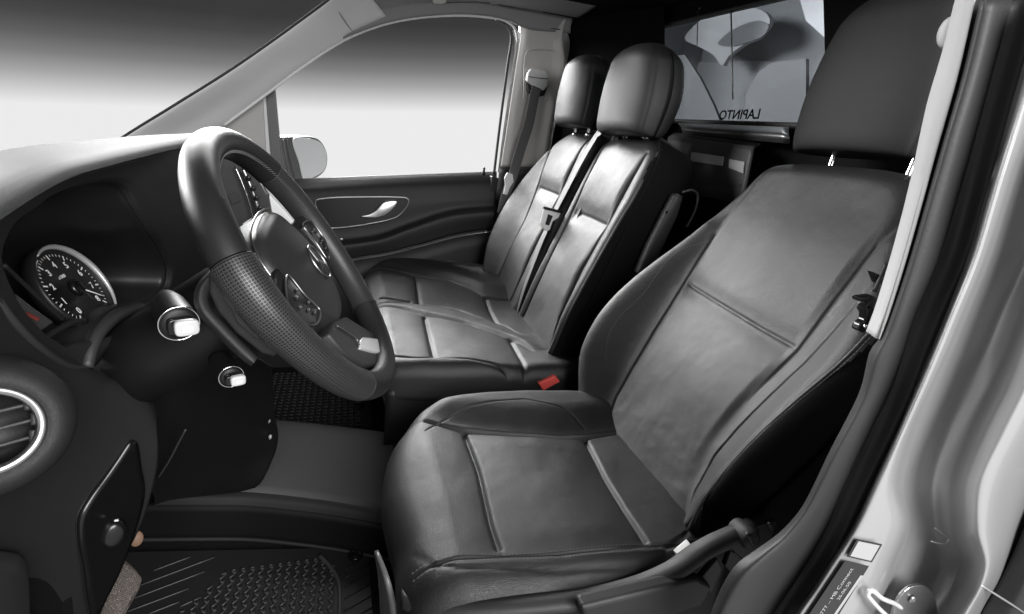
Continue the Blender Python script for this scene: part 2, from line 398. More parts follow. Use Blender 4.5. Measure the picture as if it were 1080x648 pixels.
# ------------------------------------------------------------------ floor (setting)
def floor_():
    o = box('floor', (-.45, .48, -.02), (2.2, 1.96, .04), M['carpet'], None, bev=0); o['kind'] = 'structure'
    o.location = (0, 0, 0)
floor_()
def text3(name, s, size, fr, uv, d, ang, mt, parent, thick=.0003, mirror=False, align='CENTER', sx=1, bold=.0):
    cu = D.curves.new(name, 'FONT'); cu.body = s; cu.size = size; cu.align_x = align; cu.align_y = 'CENTER'; cu.extrude = thick; cu.offset = bold
    ob = D.objects.new('tmp', cu); COL.objects.link(ob)
    dg = bpy.context.evaluated_depsgraph_get(); me = D.meshes.new_from_object(ob.evaluated_get(dg)); D.objects.remove(ob)
    n = len(me.vertices); V = np.zeros(n*3); me.vertices.foreach_get('co', V); V = V.reshape(-1, 3)
    V[:, 0] *= sx*(-1 if mirror else 1)
    c, s_ = math.cos(ang), math.sin(ang)
    u = V[:, 0]*c-V[:, 1]*s_; v = V[:, 0]*s_+V[:, 1]*c
    P = fr.to3(np.stack([u+uv[0], v+uv[1]], 1), V[:, 2]+d)
    me.vertices.foreach_set('co', P.ravel()); me.materials.clear(); me.materials.append(mt); me.update(); me.name = name
    o = D.objects.new(name, me); link(o, parent); o.location = -root_loc(parent); fixn(o); return o

# ------------------------------------------------------------------ van body
def body():
    root = thing('van_body', 'silver van body around the cab with grey roof lining and pale windscreen pillar', 'van', (.3, .5, 0))
    # near door pillar: trim, seals, painted jamb -------------------------------------------------
    def C(y, *pts): return [on(1, y, *p) for p in pts]
    t0 = C(-.37, (1014, -30), (1007, 0), (994, 53), (978, 108), (964, 172), (961, 186), (942, 263), (926, 322), (917, 350))
    t1 = C(-.392, (1037, -30), (1029, 0), (1011, 78), (994, 139), (983, 178), (980.5, 188), (955.5, 277), (937, 335), (928, 358))
    tm = C(-.384, (1024, -30), (1017, 0), (1002, 65), (985, 125), (972, 176), (970, 188), (948, 270), (930, 330), (922, 356))
    ti = [p+np.array([.05, .02, 0]) for p in t0]
    t2 = [p+np.array([.01, .02, 0]) for p in t1]
    loft('pillar_trim', [ti, t0, tm, t1, t2], M['near_trim'], root, 60, 5, .003)
    cp_ = Y(-.362, (1001, 32))[0]
    lathe('belt_cover', cp_+np.array([.004, .0, 0]), (-.6, -.8, 0), [(.0, .005), (.006, .004), (.0085, .001), (.009, -.006)], M['near_trim'], root, 24, sx=1.5)
    s0 = YD((1029, 0, -.385), (1011, 78, -.385), (994, 139, -.385), (980, 188, -.385), (955, 277, -.385), (929, 355, -.385), (918, 369, -.385), (907, 412, -.385), (876, 474, -.385), (845, 536, -.385), (823, 561, -.385), (797, 580, -.385), (777, 595, -.385), (763, 616, -.385), (750, 646, -.385), (740, 680, -.385))
    s0b = [p+(p-CP)*.10+np.array([.012, 0, 0]) for p in s0]
    s1 = C(-.403, (1048, 0), (1028, 82), (1008, 150), (995, 200), (968, 290), (945, 350), (936, 380), (922, 420), (893, 478), (862, 535), (838, 570), (815, 592), (795, 612), (780, 635), (765, 665), (755, 690))
    s1a = C(-.399, (1038, 0), (1019, 80), (1000, 145), (986, 195), (960, 284), (936, 352), (925, 376), (912, 418), (882, 476), (851, 536), (828, 566), (804, 587), (785, 605), (771, 627), (757, 655), (746, 690))
    s1b = C(-.402, (1060, 0), (1038, 86), (1015, 170), (1006, 200), (985, 280), (960, 335), (950, 375), (935, 412), (911, 460), (882, 525), (856, 572), (840, 595), (820, 620), (800, 650), (790, 670), (780, 700))
    s2 = C(-.397, (1068, 0), (1044, 89), (1020, 178), (1012, 205), (991, 273), (967, 330), (957, 360), (940, 412), (922, 448), (893, 507), (873, 555), (855, 588), (838, 615), (817, 646), (806, 665), (795, 690))
    loft('door_seal', [s0b, [a*.97+b*.03 for a, b in zip(s0, s0b)], s0, s1a, s1, s1b, s2], M['rubber'], root, 90, 6, .003)
    s3 = C(-.400, (1078, 0), (1053, 89), (1029, 178), (1022, 205), (1002, 273), (975, 335), (963, 366), (946, 412), (929, 450), (900, 510), (880, 555), (860, 592), (843, 617), (824, 646), (812, 668), (800, 695))
    s4 = C(-.412, (1099, 0), (1073, 89), (1047, 180), (1038, 210), (1020, 273), (997, 332), (983, 366), (965, 408), (948, 448), (921, 506), (897, 557), (870, 599), (855, 622), (838, 646), (826, 668), (812, 695))
    s2b = [p+np.array([.001, .002, 0]) for p in s2]
    loft('outer_seal', [s2b, s3, [a*.5+b*.5+np.array([0, -.004, 0]) for a, b in zip(s3, s4)], s4], M['rubber'], root, 90, 6, .003)
    b0 = C(-.408, (1099, 0), (1073, 89), (1047, 180), (1038, 210), (1020, 273), (997, 332), (983, 366), (965, 408), (948, 448), (921, 506), (897, 557), (870, 599), (855, 622), (838, 646), (826, 668), (812, 695))
    b1 = C(-.432, (1112, 0), (1086, 89), (1057, 180), (1048, 210), (1029, 273), (1005, 332), (991, 366), (973, 408), (955, 448), (929, 506), (905, 557), (878, 599), (863, 622), (846, 646), (834, 668), (820, 695))
    b2 = C(-.427, (1125, 0), (1099, 89), (1066, 180), (1057, 210), (1037, 273), (1013, 332), (999, 366), (980, 408), (961, 448), (943, 506), (948, 557), (930, 602), (920, 625), (908, 650), (900, 668), (890, 695))
    b3 = C(-.392, (1140, 0), (1113, 89), (1080, 180), (1070, 210), (1050, 273), (1025, 332), (1011, 366), (991, 408), (973, 450), (958, 506), (964, 557), (950, 604), (940, 628), (925, 652), (917, 670), (908, 695))
    b4 = C(-.384, (1170, 0), (1143, 89), (1112, 180), (1102, 210), (1082, 273), (1055, 332), (1041, 366), (1020, 408), (1000, 453), (984, 506), (986, 557), (990, 600), (978, 628), (962, 652), (952, 670), (942, 695))
    b5 = C(-.400, (1190, 0), (1163, 89), (1132, 180), (1122, 210), (1101, 273), (1076, 332), (1062, 366), (1044, 408), (1022, 453), (1003, 506), (1003, 557), (1010, 600), (1000, 628), (985, 652), (975, 670), (965, 695))
    b6 = C(-.440, (1205, 0), (1178, 89), (1150, 180), (1140, 210), (1119, 273), (1094, 332), (1080, 366), (1064, 408), (1042, 453), (1020, 506), (1020, 557), (1028, 595), (1020, 625), (1003, 652), (992, 670), (982, 695))
    b7 = C(-.455, (1222, 0), (1195, 89), (1168, 180), (1158, 210), (1138, 273), (1114, 332), (1100, 366), (1084, 408), (1062, 453), (1037, 506), (1033, 557), (1041, 595), (1034, 620), (1020, 645), (1010, 664), (1000, 690))
    b8 = C(-.440, (1260, 0), (1240, 89), (1212, 180), (1202, 210), (1183, 273), (1160, 332), (1146, 366), (1130, 408), (1108, 453), (1078, 510), (1066, 550), (1059, 585), (1050, 612), (1034, 640), (1025, 660), (1018, 685))
    b9 = C(-.405, (1290, 0), (1270, 89), (1242, 180), (1232, 210), (1213, 273), (1190, 332), (1176, 366), (1160, 408), (1138, 453), (1100, 515), (1083, 552), (1068, 588), (1056, 617), (1040, 645), (1032, 665), (1026, 690))
    loft('painted_jamb', [b0, b1, b2, b3, b4, b5, b6, b7, b8, b9], M['silver'], root, 110, 8, .003)
    k0 = C(-.43, (1110, 500), (1085, 546), (1068, 585), (1053, 616), (1035, 648), (1020, 680)); k1 = C(-.452, (1130, 520), (1105, 560), (1088, 600), (1075, 630), (1060, 660), (1045, 690)); k2 = C(-.44, (1180, 530), (1150, 570), (1130, 620), (1115, 650), (1100, 680), (1090, 700))
    loft('door_edge_rubber', [k0, k1, k2], M['rubber'], root, 40, 6, .004)
    tube('panel_joint', Y(-.454, (1034, 617), (1050, 627), (1072, 641), (1085, 650)), .0014, M['silver'], root, 12, 8)
    # embossed pressing
    tube('pressing', C(-.4055, (986, 557), (994, 563), (1001, 569), (998, 573), (990, 573), (982, 571)), .0009, M['silver'], root, 24, 8)
    tube('scratch', C(-.4435, (1047, 501), (1054, 498), (1060, 494)), .0008, M['silver'], root, 10, 8)
    # sticker and label
    def pick(y, *pts): return C(y, *pts)
    a, b, c, d = pick(-.436, (903.5, 568.5), (930, 574), (919, 593), (893, 587))
    prism('blank_sticker', [a, b, c, d], (0, -.0006, 0), M['sticker_edge'], root)
    cc = (a+b+c+d)/4; prism('sticker_face', [cc+(p-cc)*.84 for p in (a, b, c, d)], (0, -.0009, 0), M['sticker'], root)
    a, b, c, d = pick(-.437, (891, 591), (916, 597), (872, 668), (848, 655))
    prism('data_label', [a, b, c, d], (0, -.0006, 0), M['sticker_edge'], root)
    ex = (a-d)/np.linalg.norm(a-d); ey = (a-b)/np.linalg.norm(a-b); fr = Frame((a+b+c+d)/4, ex, ey, (0, -1, 0))
    Lx = np.linalg.norm(a-d); Ly = np.linalg.norm(a-b)
    text3('label_text', '777 777 – MB Connect', Ly*.19, fr, (Lx*.45, Ly*.12), .0008, 0, M['sticker'], root, .0001, align='RIGHT')
    text3('label_text', '26.06.50', Ly*.17, fr, (Lx*.10, -Ly*.14), .0008, 0, M['sticker'], root, .0001)
    prism('label_strip', [fr.to3([[x, y]], .0007)[0] for x, y in ((-Lx*.5, -Ly*.47), (Lx*.38, -Ly*.47), (Lx*.38, -Ly*.36), (-Lx*.5, -Ly*.36))], (0, -.0002, 0), M['sticker'], root)
    # striker
    st = prism('striker_plate', catmull(C(-.418, (938, 655), (944, 630), (955, 618), (970, 615), (981, 624), (986, 642), (986, 668), (960, 676)), 50, True), (0, -.004, 0), M['satin'], root, .0015)
    tube('striker_loop', YD((948, 660, -.424), (930, 645, -.436), (917, 631, -.440), (914, 625, -.440), (919, 622.5, -.440), (930, 631, -.437), (944, 637, -.424), (950, 641, -.42)), .0027, M['tongue'], st, 40, 12)
    lathe('bolt', C(-.4245, (963, 633))[0], (0, -1, 0), [(.0016, 0.0), (.0030, .0008), (.0048, .0006), (.0052, -.001)], M['satin'], st, 24)
    # --- windscreen pillar, passenger side
    up = YD((95, 175, 1.22), (122, 151, 1.22), (180, 114.5, 1.22), (240, 77, 1.22), (285, 46, 1.22), (325, 17, 1.21), (345, 2, 1.20), (372, -20, 1.18))
    md = YD((150, 185, 1.29), (178, 146, 1.29), (218, 118, 1.29), (262, 90, 1.29), (302, 62, 1.29), (340, 38, 1.28), (360, 20, 1.27), (390, -4, 1.25))
    lo = YD((205, 190, 1.35), (222, 142, 1.35), (238, 131, 1.35), (282, 98, 1.35), (318, 71, 1.35), (355, 47, 1.35), (375, 36, 1.35), (410, 22, 1.35))
    lob = [p+np.array([-.01, .05, 0]) for p in lo]
    upb = [p+(p-CP)*.04+np.array([.025, 0, -.02]) for p in up]
    loft('windscreen_pillar', [upb, up, md, lo, lob], M['light'], root, 60, 7, .003)
    tube('windscreen_gasket', [p+np.array([-.001, .0, .002]) for p in up], .0045, M['rubber'], root, 40, 8)
    tube('pillar_joint', YD((346, -3, 1.20), (358, 14, 1.245), (366, 26, 1.29), (375, 37, 1.346)), .0012, M['plastic'], root, 14, 8)
    # quarter cover + mirror post (part of the body shell behind the pillar)
    prism('quarter_cover', Y(1.385, (225, 140), (258, 113), (277, 101), (283, 200), (225, 200)), (0, .01, 0), M['pillar'], root, .002)
    # --- roof lining
    w_ = Y(1.345, (362, 41), (378, 34.5), (405, 25), (433, 19), (462, 16), (490, 15), (516, 17.5), (536, 22), (552, 29.5), (600, 34))
    r1 = YD((352, 18, 1.335), (370, 13, 1.335), (400, 7, 1.335), (433, 2, 1.335), (462, 0, 1.335), (490, -1, 1.335), (520, 0, 1.335), (545, 4, 1.33), (570, 8, 1.32), (604, 12, 1.31))
    r2 = [np.array([p[0], 1.24, 1.475]) for p in r1]
    r3 = [np.array([p[0], .9, 1.50]) for p in r1]; r4 = [np.array([p[0], .1, 1.51]) for p in r1]; r5 = [np.array([p[0], -.42, 1.45]) for p in r1]
    loft('roof_lining', [w_, r1, r2, r3, r4, r5], M['lining'], root, 60, 6, .02, off=1)
    for px_ in (463, 524):
        prism('visor_clip', Y(1.30, (px_-7, -8), (px_+8, -8), (px_+8, 2), (px_+5, 4), (px_-5, 4), (px_-7, 1)), (0, .03, 0), M['pillar'], root, .003)
    tube('opening_edge', Y(1.342, (236, 133), (282, 99), (320, 70.5), (355, 47), (377, 36), (405, 26), (433, 20), (462, 17), (490, 16.5), (516, 18.5), (533, 22), (543, 30), (546, 45)), .0045, M['light'], root, 90, 8)
    # --- passenger side pillar
    p0 = YD((546, 20, 1.36), (549, 35, 1.36), (544, 70, 1.36), (538, 110, 1.36), (532, 150, 1.36), (528, 176, 1.36))
    p1 = YD((556, 16, 1.345), (556, 35, 1.345), (552, 70, 1.345), (546, 110, 1.345), (541, 150, 1.345), (537, 176, 1.345))
    p2 = YD((585, 12, 1.33), (583, 35, 1.33), (580, 70, 1.33), (573, 110, 1.33), (566, 150, 1.33), (562, 176, 1.33))
    p3 = YD((606, 0, 1.31), (593, 35, 1.31), (595, 70, 1.31), (586, 110, 1.31), (579, 150, 1.31), (576, 176, 1.31))
    p4 = [p+np.array([.02, .05, 0]) for p in p3]
    loft('door_pillar', [p0, p1, p2, p3, p4], M['pillar'], root, 50, 6, .004)
    tube('lining_joint', YD((551, 27.5, 1.343), (570, 29, 1.333), (593, 31.5, 1.313)), .0016, M['plastic'], root, 12, 8)
    l0 = YD((527, 176, 1.37), (524, 200, 1.37), (518, 240, 1.37), (512, 300, 1.37)); l1 = YD((577, 176, 1.33), (574, 200, 1.33), (568, 240, 1.33), (560, 330, 1.33))
    loft('lower_pillar_trim', [l0, l1], M['plastic_dark'], root, 20, 4, .006)
    q0 = YD((612, -25, 1.33), (603, 10, 1.34), (596, 25, 1.345), (601, 45, 1.34), (597, 70, 1.345), (592, 100, 1.34), (586, 130, 1.35), (580, 160, 1.35)); q1 = X(.42, (700, -40), (700, 10), (700, 30), (700, 45), (700, 70), (700, 100), (700, 130), (700, 170))
    loft('black_curtain', [q0, [a*.6+b*.4 for a, b in zip(q0, q1)], q1], M['bulkhead'], root, 50, 8, .006)
    # frame recess of belt height adjuster
    rc = Y(1.326, (552, 104), (553.5, 60), (557, 53.5), (582, 53.5), (586.5, 58), (585, 80), (580, 100), (575, 106))
    tube('adjuster_frame', rc, .002, M['pillar'], root, 60, 8)
    ad = prism('belt_adjuster', Y(1.30, (557, 77), (560, 72.5), (575, 74), (579, 79), (578, 91), (574, 96), (563, 92), (555.5, 86)), (0, .03, 0), M['light'], root, .006)
    tube('slot', Y(1.297, (557, 81), (567, 82.5), (578, 83.5)), .0013, M['plastic'], ad, 8, 6)
    prism('belt_guide', Y(1.305, (555, 84), (563, 90), (574, 95.5), (578, 92), (574, 101), (565, 103), (558, 98)), (0, .02, 0), M['plastic_dark'], root, .004)
    # window rear gasket strips
    tube('window_gasket', Y(1.40, (523, 20), (535, 27), (539.5, 38), (536, 65), (530, 110), (525, 150), (521, 184)), .006, M['rubber'], root, 60, 8)
    loft('frame_strip', [Y(1.395, (541, 32), (543, 45), (540, 75), (534, 115), (529, 150), (525, 182)), Y(1.385, (549, 34), (548.5, 45), (546, 75), (540, 115), (535, 150), (531, 182))], M['light'], root, 40, 4, .006)
    tube('strip_line', Y(1.382, (546, 45), (543, 75), (537, 115), (532, 150), (528, 182)), .0018, M['rubber'], root, 30, 6)
    # outer skin that keeps daylight out (sides, sill, roof skin beyond the view)
    box('outer_side', (.275, 1.47, .65), (.37, .04, 1.9), M['silver'], root, bev=.01)
    box('sill_skin', (-.5, 1.475, .3), (1.8, .03, .7), M['silver'], root, bev=.01)
    box('sill_plate', (-.5, -.46, .03), (1.9, .10, .14), M['plastic_dark'], root, bev=.02)
    box('rear_roof_panel', (.29, .5, 1.475), (.33, 1.75, .02), M['bulkhead'], root, bev=0)
    # windscreen
    a, b = on(0, -1.37, -60, 172), on(1, 1.30, 122, 152)
    prism('windscreen', [a, b, on(1, 1.22, 345, 0)+np.array([-.0, .0, .0]), np.array([-.62, -.45, 1.46])], (-.004, 0, .004), M['glass'], root)
body()
# ------------------------------------------------------------------ passenger door
def door():
    root = thing('passenger_door', 'closed passenger door with black trim, chrome inner handle and an outside mirror', 'car door', (-.3, 1.42, .2))
    d0 = YD((180, 205, 1.45), (250, 192, 1.45), (330, 188, 1.45), (430, 184, 1.45), (524, 181, 1.45))
    d1 = YD((180, 214, 1.42), (250, 202, 1.42), (330, 194, 1.42), (430, 188.5, 1.42), (524, 185, 1.42))
    d2 = YD((180, 224, 1.39), (250, 212, 1.39), (330, 202, 1.39), (430, 196, 1.39), (524, 193, 1.39))
    d3 = YD((180, 255, 1.372), (250, 245, 1.372), (330, 228, 1.372), (430, 214, 1.372), (524, 209, 1.372))
    d4 = YD((180, 315, 1.368), (250, 290, 1.368), (330, 258, 1.368), (400, 247, 1.368), (431, 236, 1.368), (475, 222, 1.368), (524, 217, 1.368))
    d5 = YD((180, 325, 1.33), (250, 300, 1.33), (330, 266, 1.33), (400, 254, 1.33), (431, 243, 1.33), (475, 229, 1.33), (524, 224, 1.33))
    d6 = YD((180, 345, 1.345), (250, 315, 1.345), (340, 283, 1.345), (371, 273, 1.345), (409, 266.5, 1.345), (444, 258, 1.345), (484, 247, 1.345), (524, 241, 1.345))
    d7 = YD((180, 350, 1.36), (250, 320, 1.36), (340, 287, 1.36), (371, 276.5, 1.36), (409, 270, 1.36), (444, 261, 1.36), (484, 250, 1.36), (524, 244, 1.36))
    d8 = YD((200, 470, 1.36), (280, 440, 1.36), (360, 400, 1.36), (430, 380, 1.36), (524, 345, 1.36))
    o = loft('trim_panel', [d0, d1, d2, d3, d4, d5, d6], M['plastic'], root, 80, 7, .01, off=1)
    loft('lower_panel', [d7, d8], M['plastic'], root, 60, 8, .01, off=1)
    tube('panel_edge', [p+np.array([0, -.012, 0]) for p in d6], .0016, M['plastic'], root, 60, 8)
    bz = Y(1.345, (333, 212.5), (344, 209.5), (380, 208), (427, 208.5), (431, 211), (429, 218), (418, 229), (387, 236.5), (355.6, 240.5), (347, 240), (336, 224))
    e = prism('handle_recess', catmull(bz, 60, True), (0, .012, 0), M['gloss'], root, 0)
    tube('chrome_surround', bz, .0024, M['satin'], e, 120, 10, True)
    hd = Y(1.325, (380, 228.5), (389, 226.5), (397, 222), (403, 215), (407, 213.2), (419, 213), (415, 220), (406, 227), (395, 230), (384, 229.6))
    prism('door_handle', catmull(hd, 50, True), (0, .014, 0), M['satin'], root, .002, True)
    tube('speaker_line', Y(1.355, (345, 232), (365, 231), (385, 229)), .0012, M['plastic'], e, 8, 6)
    box('window_switch', Y(1.335, (360, 252.5))[0], (.014, .01, .010), M['satin'], root, bev=.003)
    lathe('lock_pin', Y(1.41, (510, 185))[0], (0, 0, 1), [(.007, 0), (.006, .012), (.0045, .022), (.0055, .030), (0, .034)], M['plastic_dark'], root, 16)
    prism('door_end_cap', Y(1.378, (519, 186), (526, 188), (523, 225), (516, 250), (512, 250)), (0, .05, 0), M['plastic_dark'], root, .004)
    # window pane (glass) and post
    prism('window_pane', Y(1.435, (294, 96), (322, 70), (378, 36), (433, 18), (490, 14), (530, 20), (543, 34), (536, 80), (522, 187), (430, 190), (298, 200)), (0, .004, 0), M['glass'], root)
    prism('window_post', Y(1.40, (279.5, 100), (289.5, 92), (293, 130), (298.5, 185), (288, 200), (284, 150)), (0, .03, 0), M['mirror_grey'], root, .003)
    prism('post_trim', Y(1.395, (274.5, 104), (280, 99), (284, 150), (288, 200), (280, 200), (277.5, 150)), (0, .02, 0), M['light'], root, .002)
    # outside mirror
    mn = np.array([.80, -.60, .02]); mn /= np.linalg.norm(mn); me_ = np.cross([0, 0, 1.], mn); me_ /= np.linalg.norm(me_)
    mf = Frame(on(1, 1.62, 322, 168), me_, np.cross(mn, me_), mn)
    def mp(pts, d=0): return [mf.to3([mf.px(*q, d)], d)[0] for q in pts]
    mh = prism('mirror_housing', catmull(mp([(296, 147), (308, 144.5), (326, 144), (337, 147), (344, 156), (346.5, 168), (344, 180), (336, 187.5), (319, 192), (302, 192), (298, 170)]), 60, True), -mn*.09, M['mirror_grey'], root, .012, True)
    prism('whitened_mirror_glass', catmull(mp([(308.5, 147), (326, 146.5), (336, 149.5), (342, 157), (344, 168), (341.5, 179), (333, 185.5), (320, 189), (315, 172)], .002), 60, True), mn*.004, M['whitened_mirror_glass'], mh, .001)
    for x0, x1 in ((299, 304), (302.5, 309)):
        tube('housing_rib', mp([(x0, 147), (x0+3, 165), (x1+3, 191)], .004), .003, M['mirror_grey'], mh, 10, 6)
door()
# ------------------------------------------------------------------ bulkhead with window, shelf, cargo bay
def bulkhead():
    root = thing('bulkhead', 'black bulkhead behind the seats with a wide sliding window', 'partition', (.47, .5, 0))
    tl, tr, br, bl = [on(0, .45, *p) for p in ((679, 33), (868, -12), (872, 134), (672, 127))]
    O = [np.array([.45, 1.46, 1.62]), np.array([.45, -.50, 1.62]), np.array([.45, -.50, 0]), np.array([.45, 1.46, 0])]
    tr[1] = max(tr[1], -.40)
    for a, b, c, d in ((O[0], O[1], tr, tl), (O[1], O[2], br, tr), (O[2], O[3], bl, br), (O[3], O[0], tl, bl)):
        prism('panel', [a, b, c, d], (.02, 0, 0), M['bulkhead'], root)
    tube('window_frame', [p+np.array([-.004, 0, 0]) for p in (tl, (tl+tr)/2, tr)], .006, M['rubber'], root, 20, 8)
    tube('window_frame', [p+np.array([-.004, 0, 0]) for p in (bl, (bl+br)/2, br)], .008, M['rubber'], root, 20, 8)
    pane = prism('window_pane', [p+np.array([.008, 0, 0]) for p in (tl, tr, br, bl)], (.004, 0, 0), M['glass_dark'], root)
    m1, m2 = on(0, .446, 771, 10), on(0, .446, 773, 105)
    tube('sliding_edge', [m1, m2], .0022, M['sat_dark'], pane, 6, 8)
    tube('sliding_edge', [on(0, .446, 736, 12), on(0, .446, 735, 50)], .0015, M['sat_dark'], pane, 6, 8)
    for x, y in ((700, 19), (738, 9), (776, 8)):
        lathe('rivet', on(0, .449, x, y), (-1, 0, 0), [(0, .004), (.004, .003), (.006, 0)], M['trimgrey'], root, 16)
    fr = Frame(on(0, .447, 779, 121.5), (0, 1, 0), (0, 0, 1), (-1, 0, 0))
    text3('mirrored_lettering', 'LAPINTO', .034, fr, (0, 0), 0, 0, M['bulkhead'], pane, .0003, mirror=False, sx=1.15, bold=.0006)
    # rail and shelf box
    f = lambda x, *pts: [on(0, x, *p) for p in pts]
    loft('rail', [f(.43, (715, 131), (832, 136)), f(.40, (718, 134), (832, 141)), f(.39, (720, 137), (833, 145)), f(.40, (722, 142), (833, 151))], M['sat_dark'], root, 20, 5, .004)
    return root
bulkhead()
def shelf():
    f = lambda x, *pts: [on(0, x, *p) for p in pts]
    root = thing('storage_box', 'dark grey storage box with two white stickers on the bulkhead behind the seats', 'box', f(.42, (760, 200))[0])
    t0 = f(.44, (712, 141), (760, 147), (802, 153)); t1 = f(.37, (705, 146), (750, 151), (796, 157)); t2 = f(.372, (700, 200), (740, 207), (784, 215))
    loft('box_shell', [t0, t1, t2], M['boxgrey'], root, 30, 6, .004, cross='linear')
    prism('box_front', f(.366, (708, 148), (792, 158), (782, 196), (700, 192)), (.004, 0, 0), M['boxgrey'], root, .003)
    prism('white_sticker', f(.362, (729, 160.5), (763, 165.5), (761.5, 175), (728, 170)), (.002, 0, 0), M['sticker'], root)
    prism('white_sticker', f(.362, (769, 168), (785, 171), (783.5, 183), (768.5, 177)), (.002, 0, 0), M['sticker'], root)
shelf()
def cargo():
    root = thing('cargo_bay', 'blue-grey cargo bay seen through the bulkhead window, with a pale rounded rear window and panels imitating reflections', 'cargo bay', (1.4, .5, 0))
    box('cargo_floor', (1.45, .5, .2), (1.9, 1.9, .04), M['cargo'], root, bev=0)
    f = lambda x, *pts: [on(0, x, *p) for p in pts]
    box('side_wall', (1.38, -.52, 1.2), (1.8, .04, 2.4), M['cargo'], root, bev=0)
    box('side_wall', (1.60, 3.4, 1.2), (1.4, .04, 2.4), M['cargo'], root, bev=0)  # wall added wide of the van to block the side softbox
    box('cargo_light_blocker', (1.56, 1.4, 2.42), (1.5, 4.2, .04), M['cargo'], root, bev=0)  # cover added over the bay to keep softbox light out
    area('cargo_fill_light', (1.1, 1.2, 2.38), (1.8, 1.0, .8), .6, .3, 17)  # fill light added to brighten the bay, not a fitting of the van
    box('rear_wall', (2.3, 1.4, 1.1), (.04, 4.2, 2.7), M['cargo'], root, bev=0)
    prism('rear_window', catmull(f(2.26, (722, 72), (760, 66), (800, 64), (822, 68), (829, 78), (827, 96), (818, 126), (790, 134), (722, 130)), 60, True), (.01, 0, 0), M['cargo_window'], root)
    prism('headrest_reflection', f(1.6, (706, 60), (722, 58), (738, 82), (752, 110), (764, 140), (700, 140)), (.02, 0, 0), M['reflection_dark'], root)  # flat dark panel standing for a headrest reflection in the window
    prism('seat_reflection_panel', f(1.5, (786, 150), (784, 120), (788, 96), (800, 76), (815, 66), (850, 62), (850, 150)), (.02, 0, 0), M['reflection_dark'], root)
cargo()
def car_reflection_cutout():
    f = lambda x, *pts: [on(0, x, *p) for p in pts]
    root = thing('car_reflection', 'flat cut-out imitating a white car reflected in the bulkhead window', 'car', f(2.0, (780, 40))[0])  # flat pieces stand for a vehicle reflection in the pane
    prism('body', catmull(f(2.0, (722, 40), (738, 22), (760, 12), (790, 8), (808, 14), (812, 24), (800, 40), (786, 46), (768, 60), (762, 70), (752, 58), (738, 50)), 70, True), (.03, 0, 0), M['car_reflection_pale'], root, 0)
    h = prism('headlamp', catmull(f(1.99, (757, 46), (766, 36), (784, 26), (802, 22), (811, 28), (806, 37), (790, 44), (772, 49)), 50, True), (.008, 0, 0), M['car_reflection_dark'], root, 0)
    prism('bonnet_reflection', f(1.95, (838, -20), (852, -20), (880, 10), (870, 40), (850, 22)), (.02, 0, 0), M['car_reflection_pale'], root)
car_reflection_cutout()
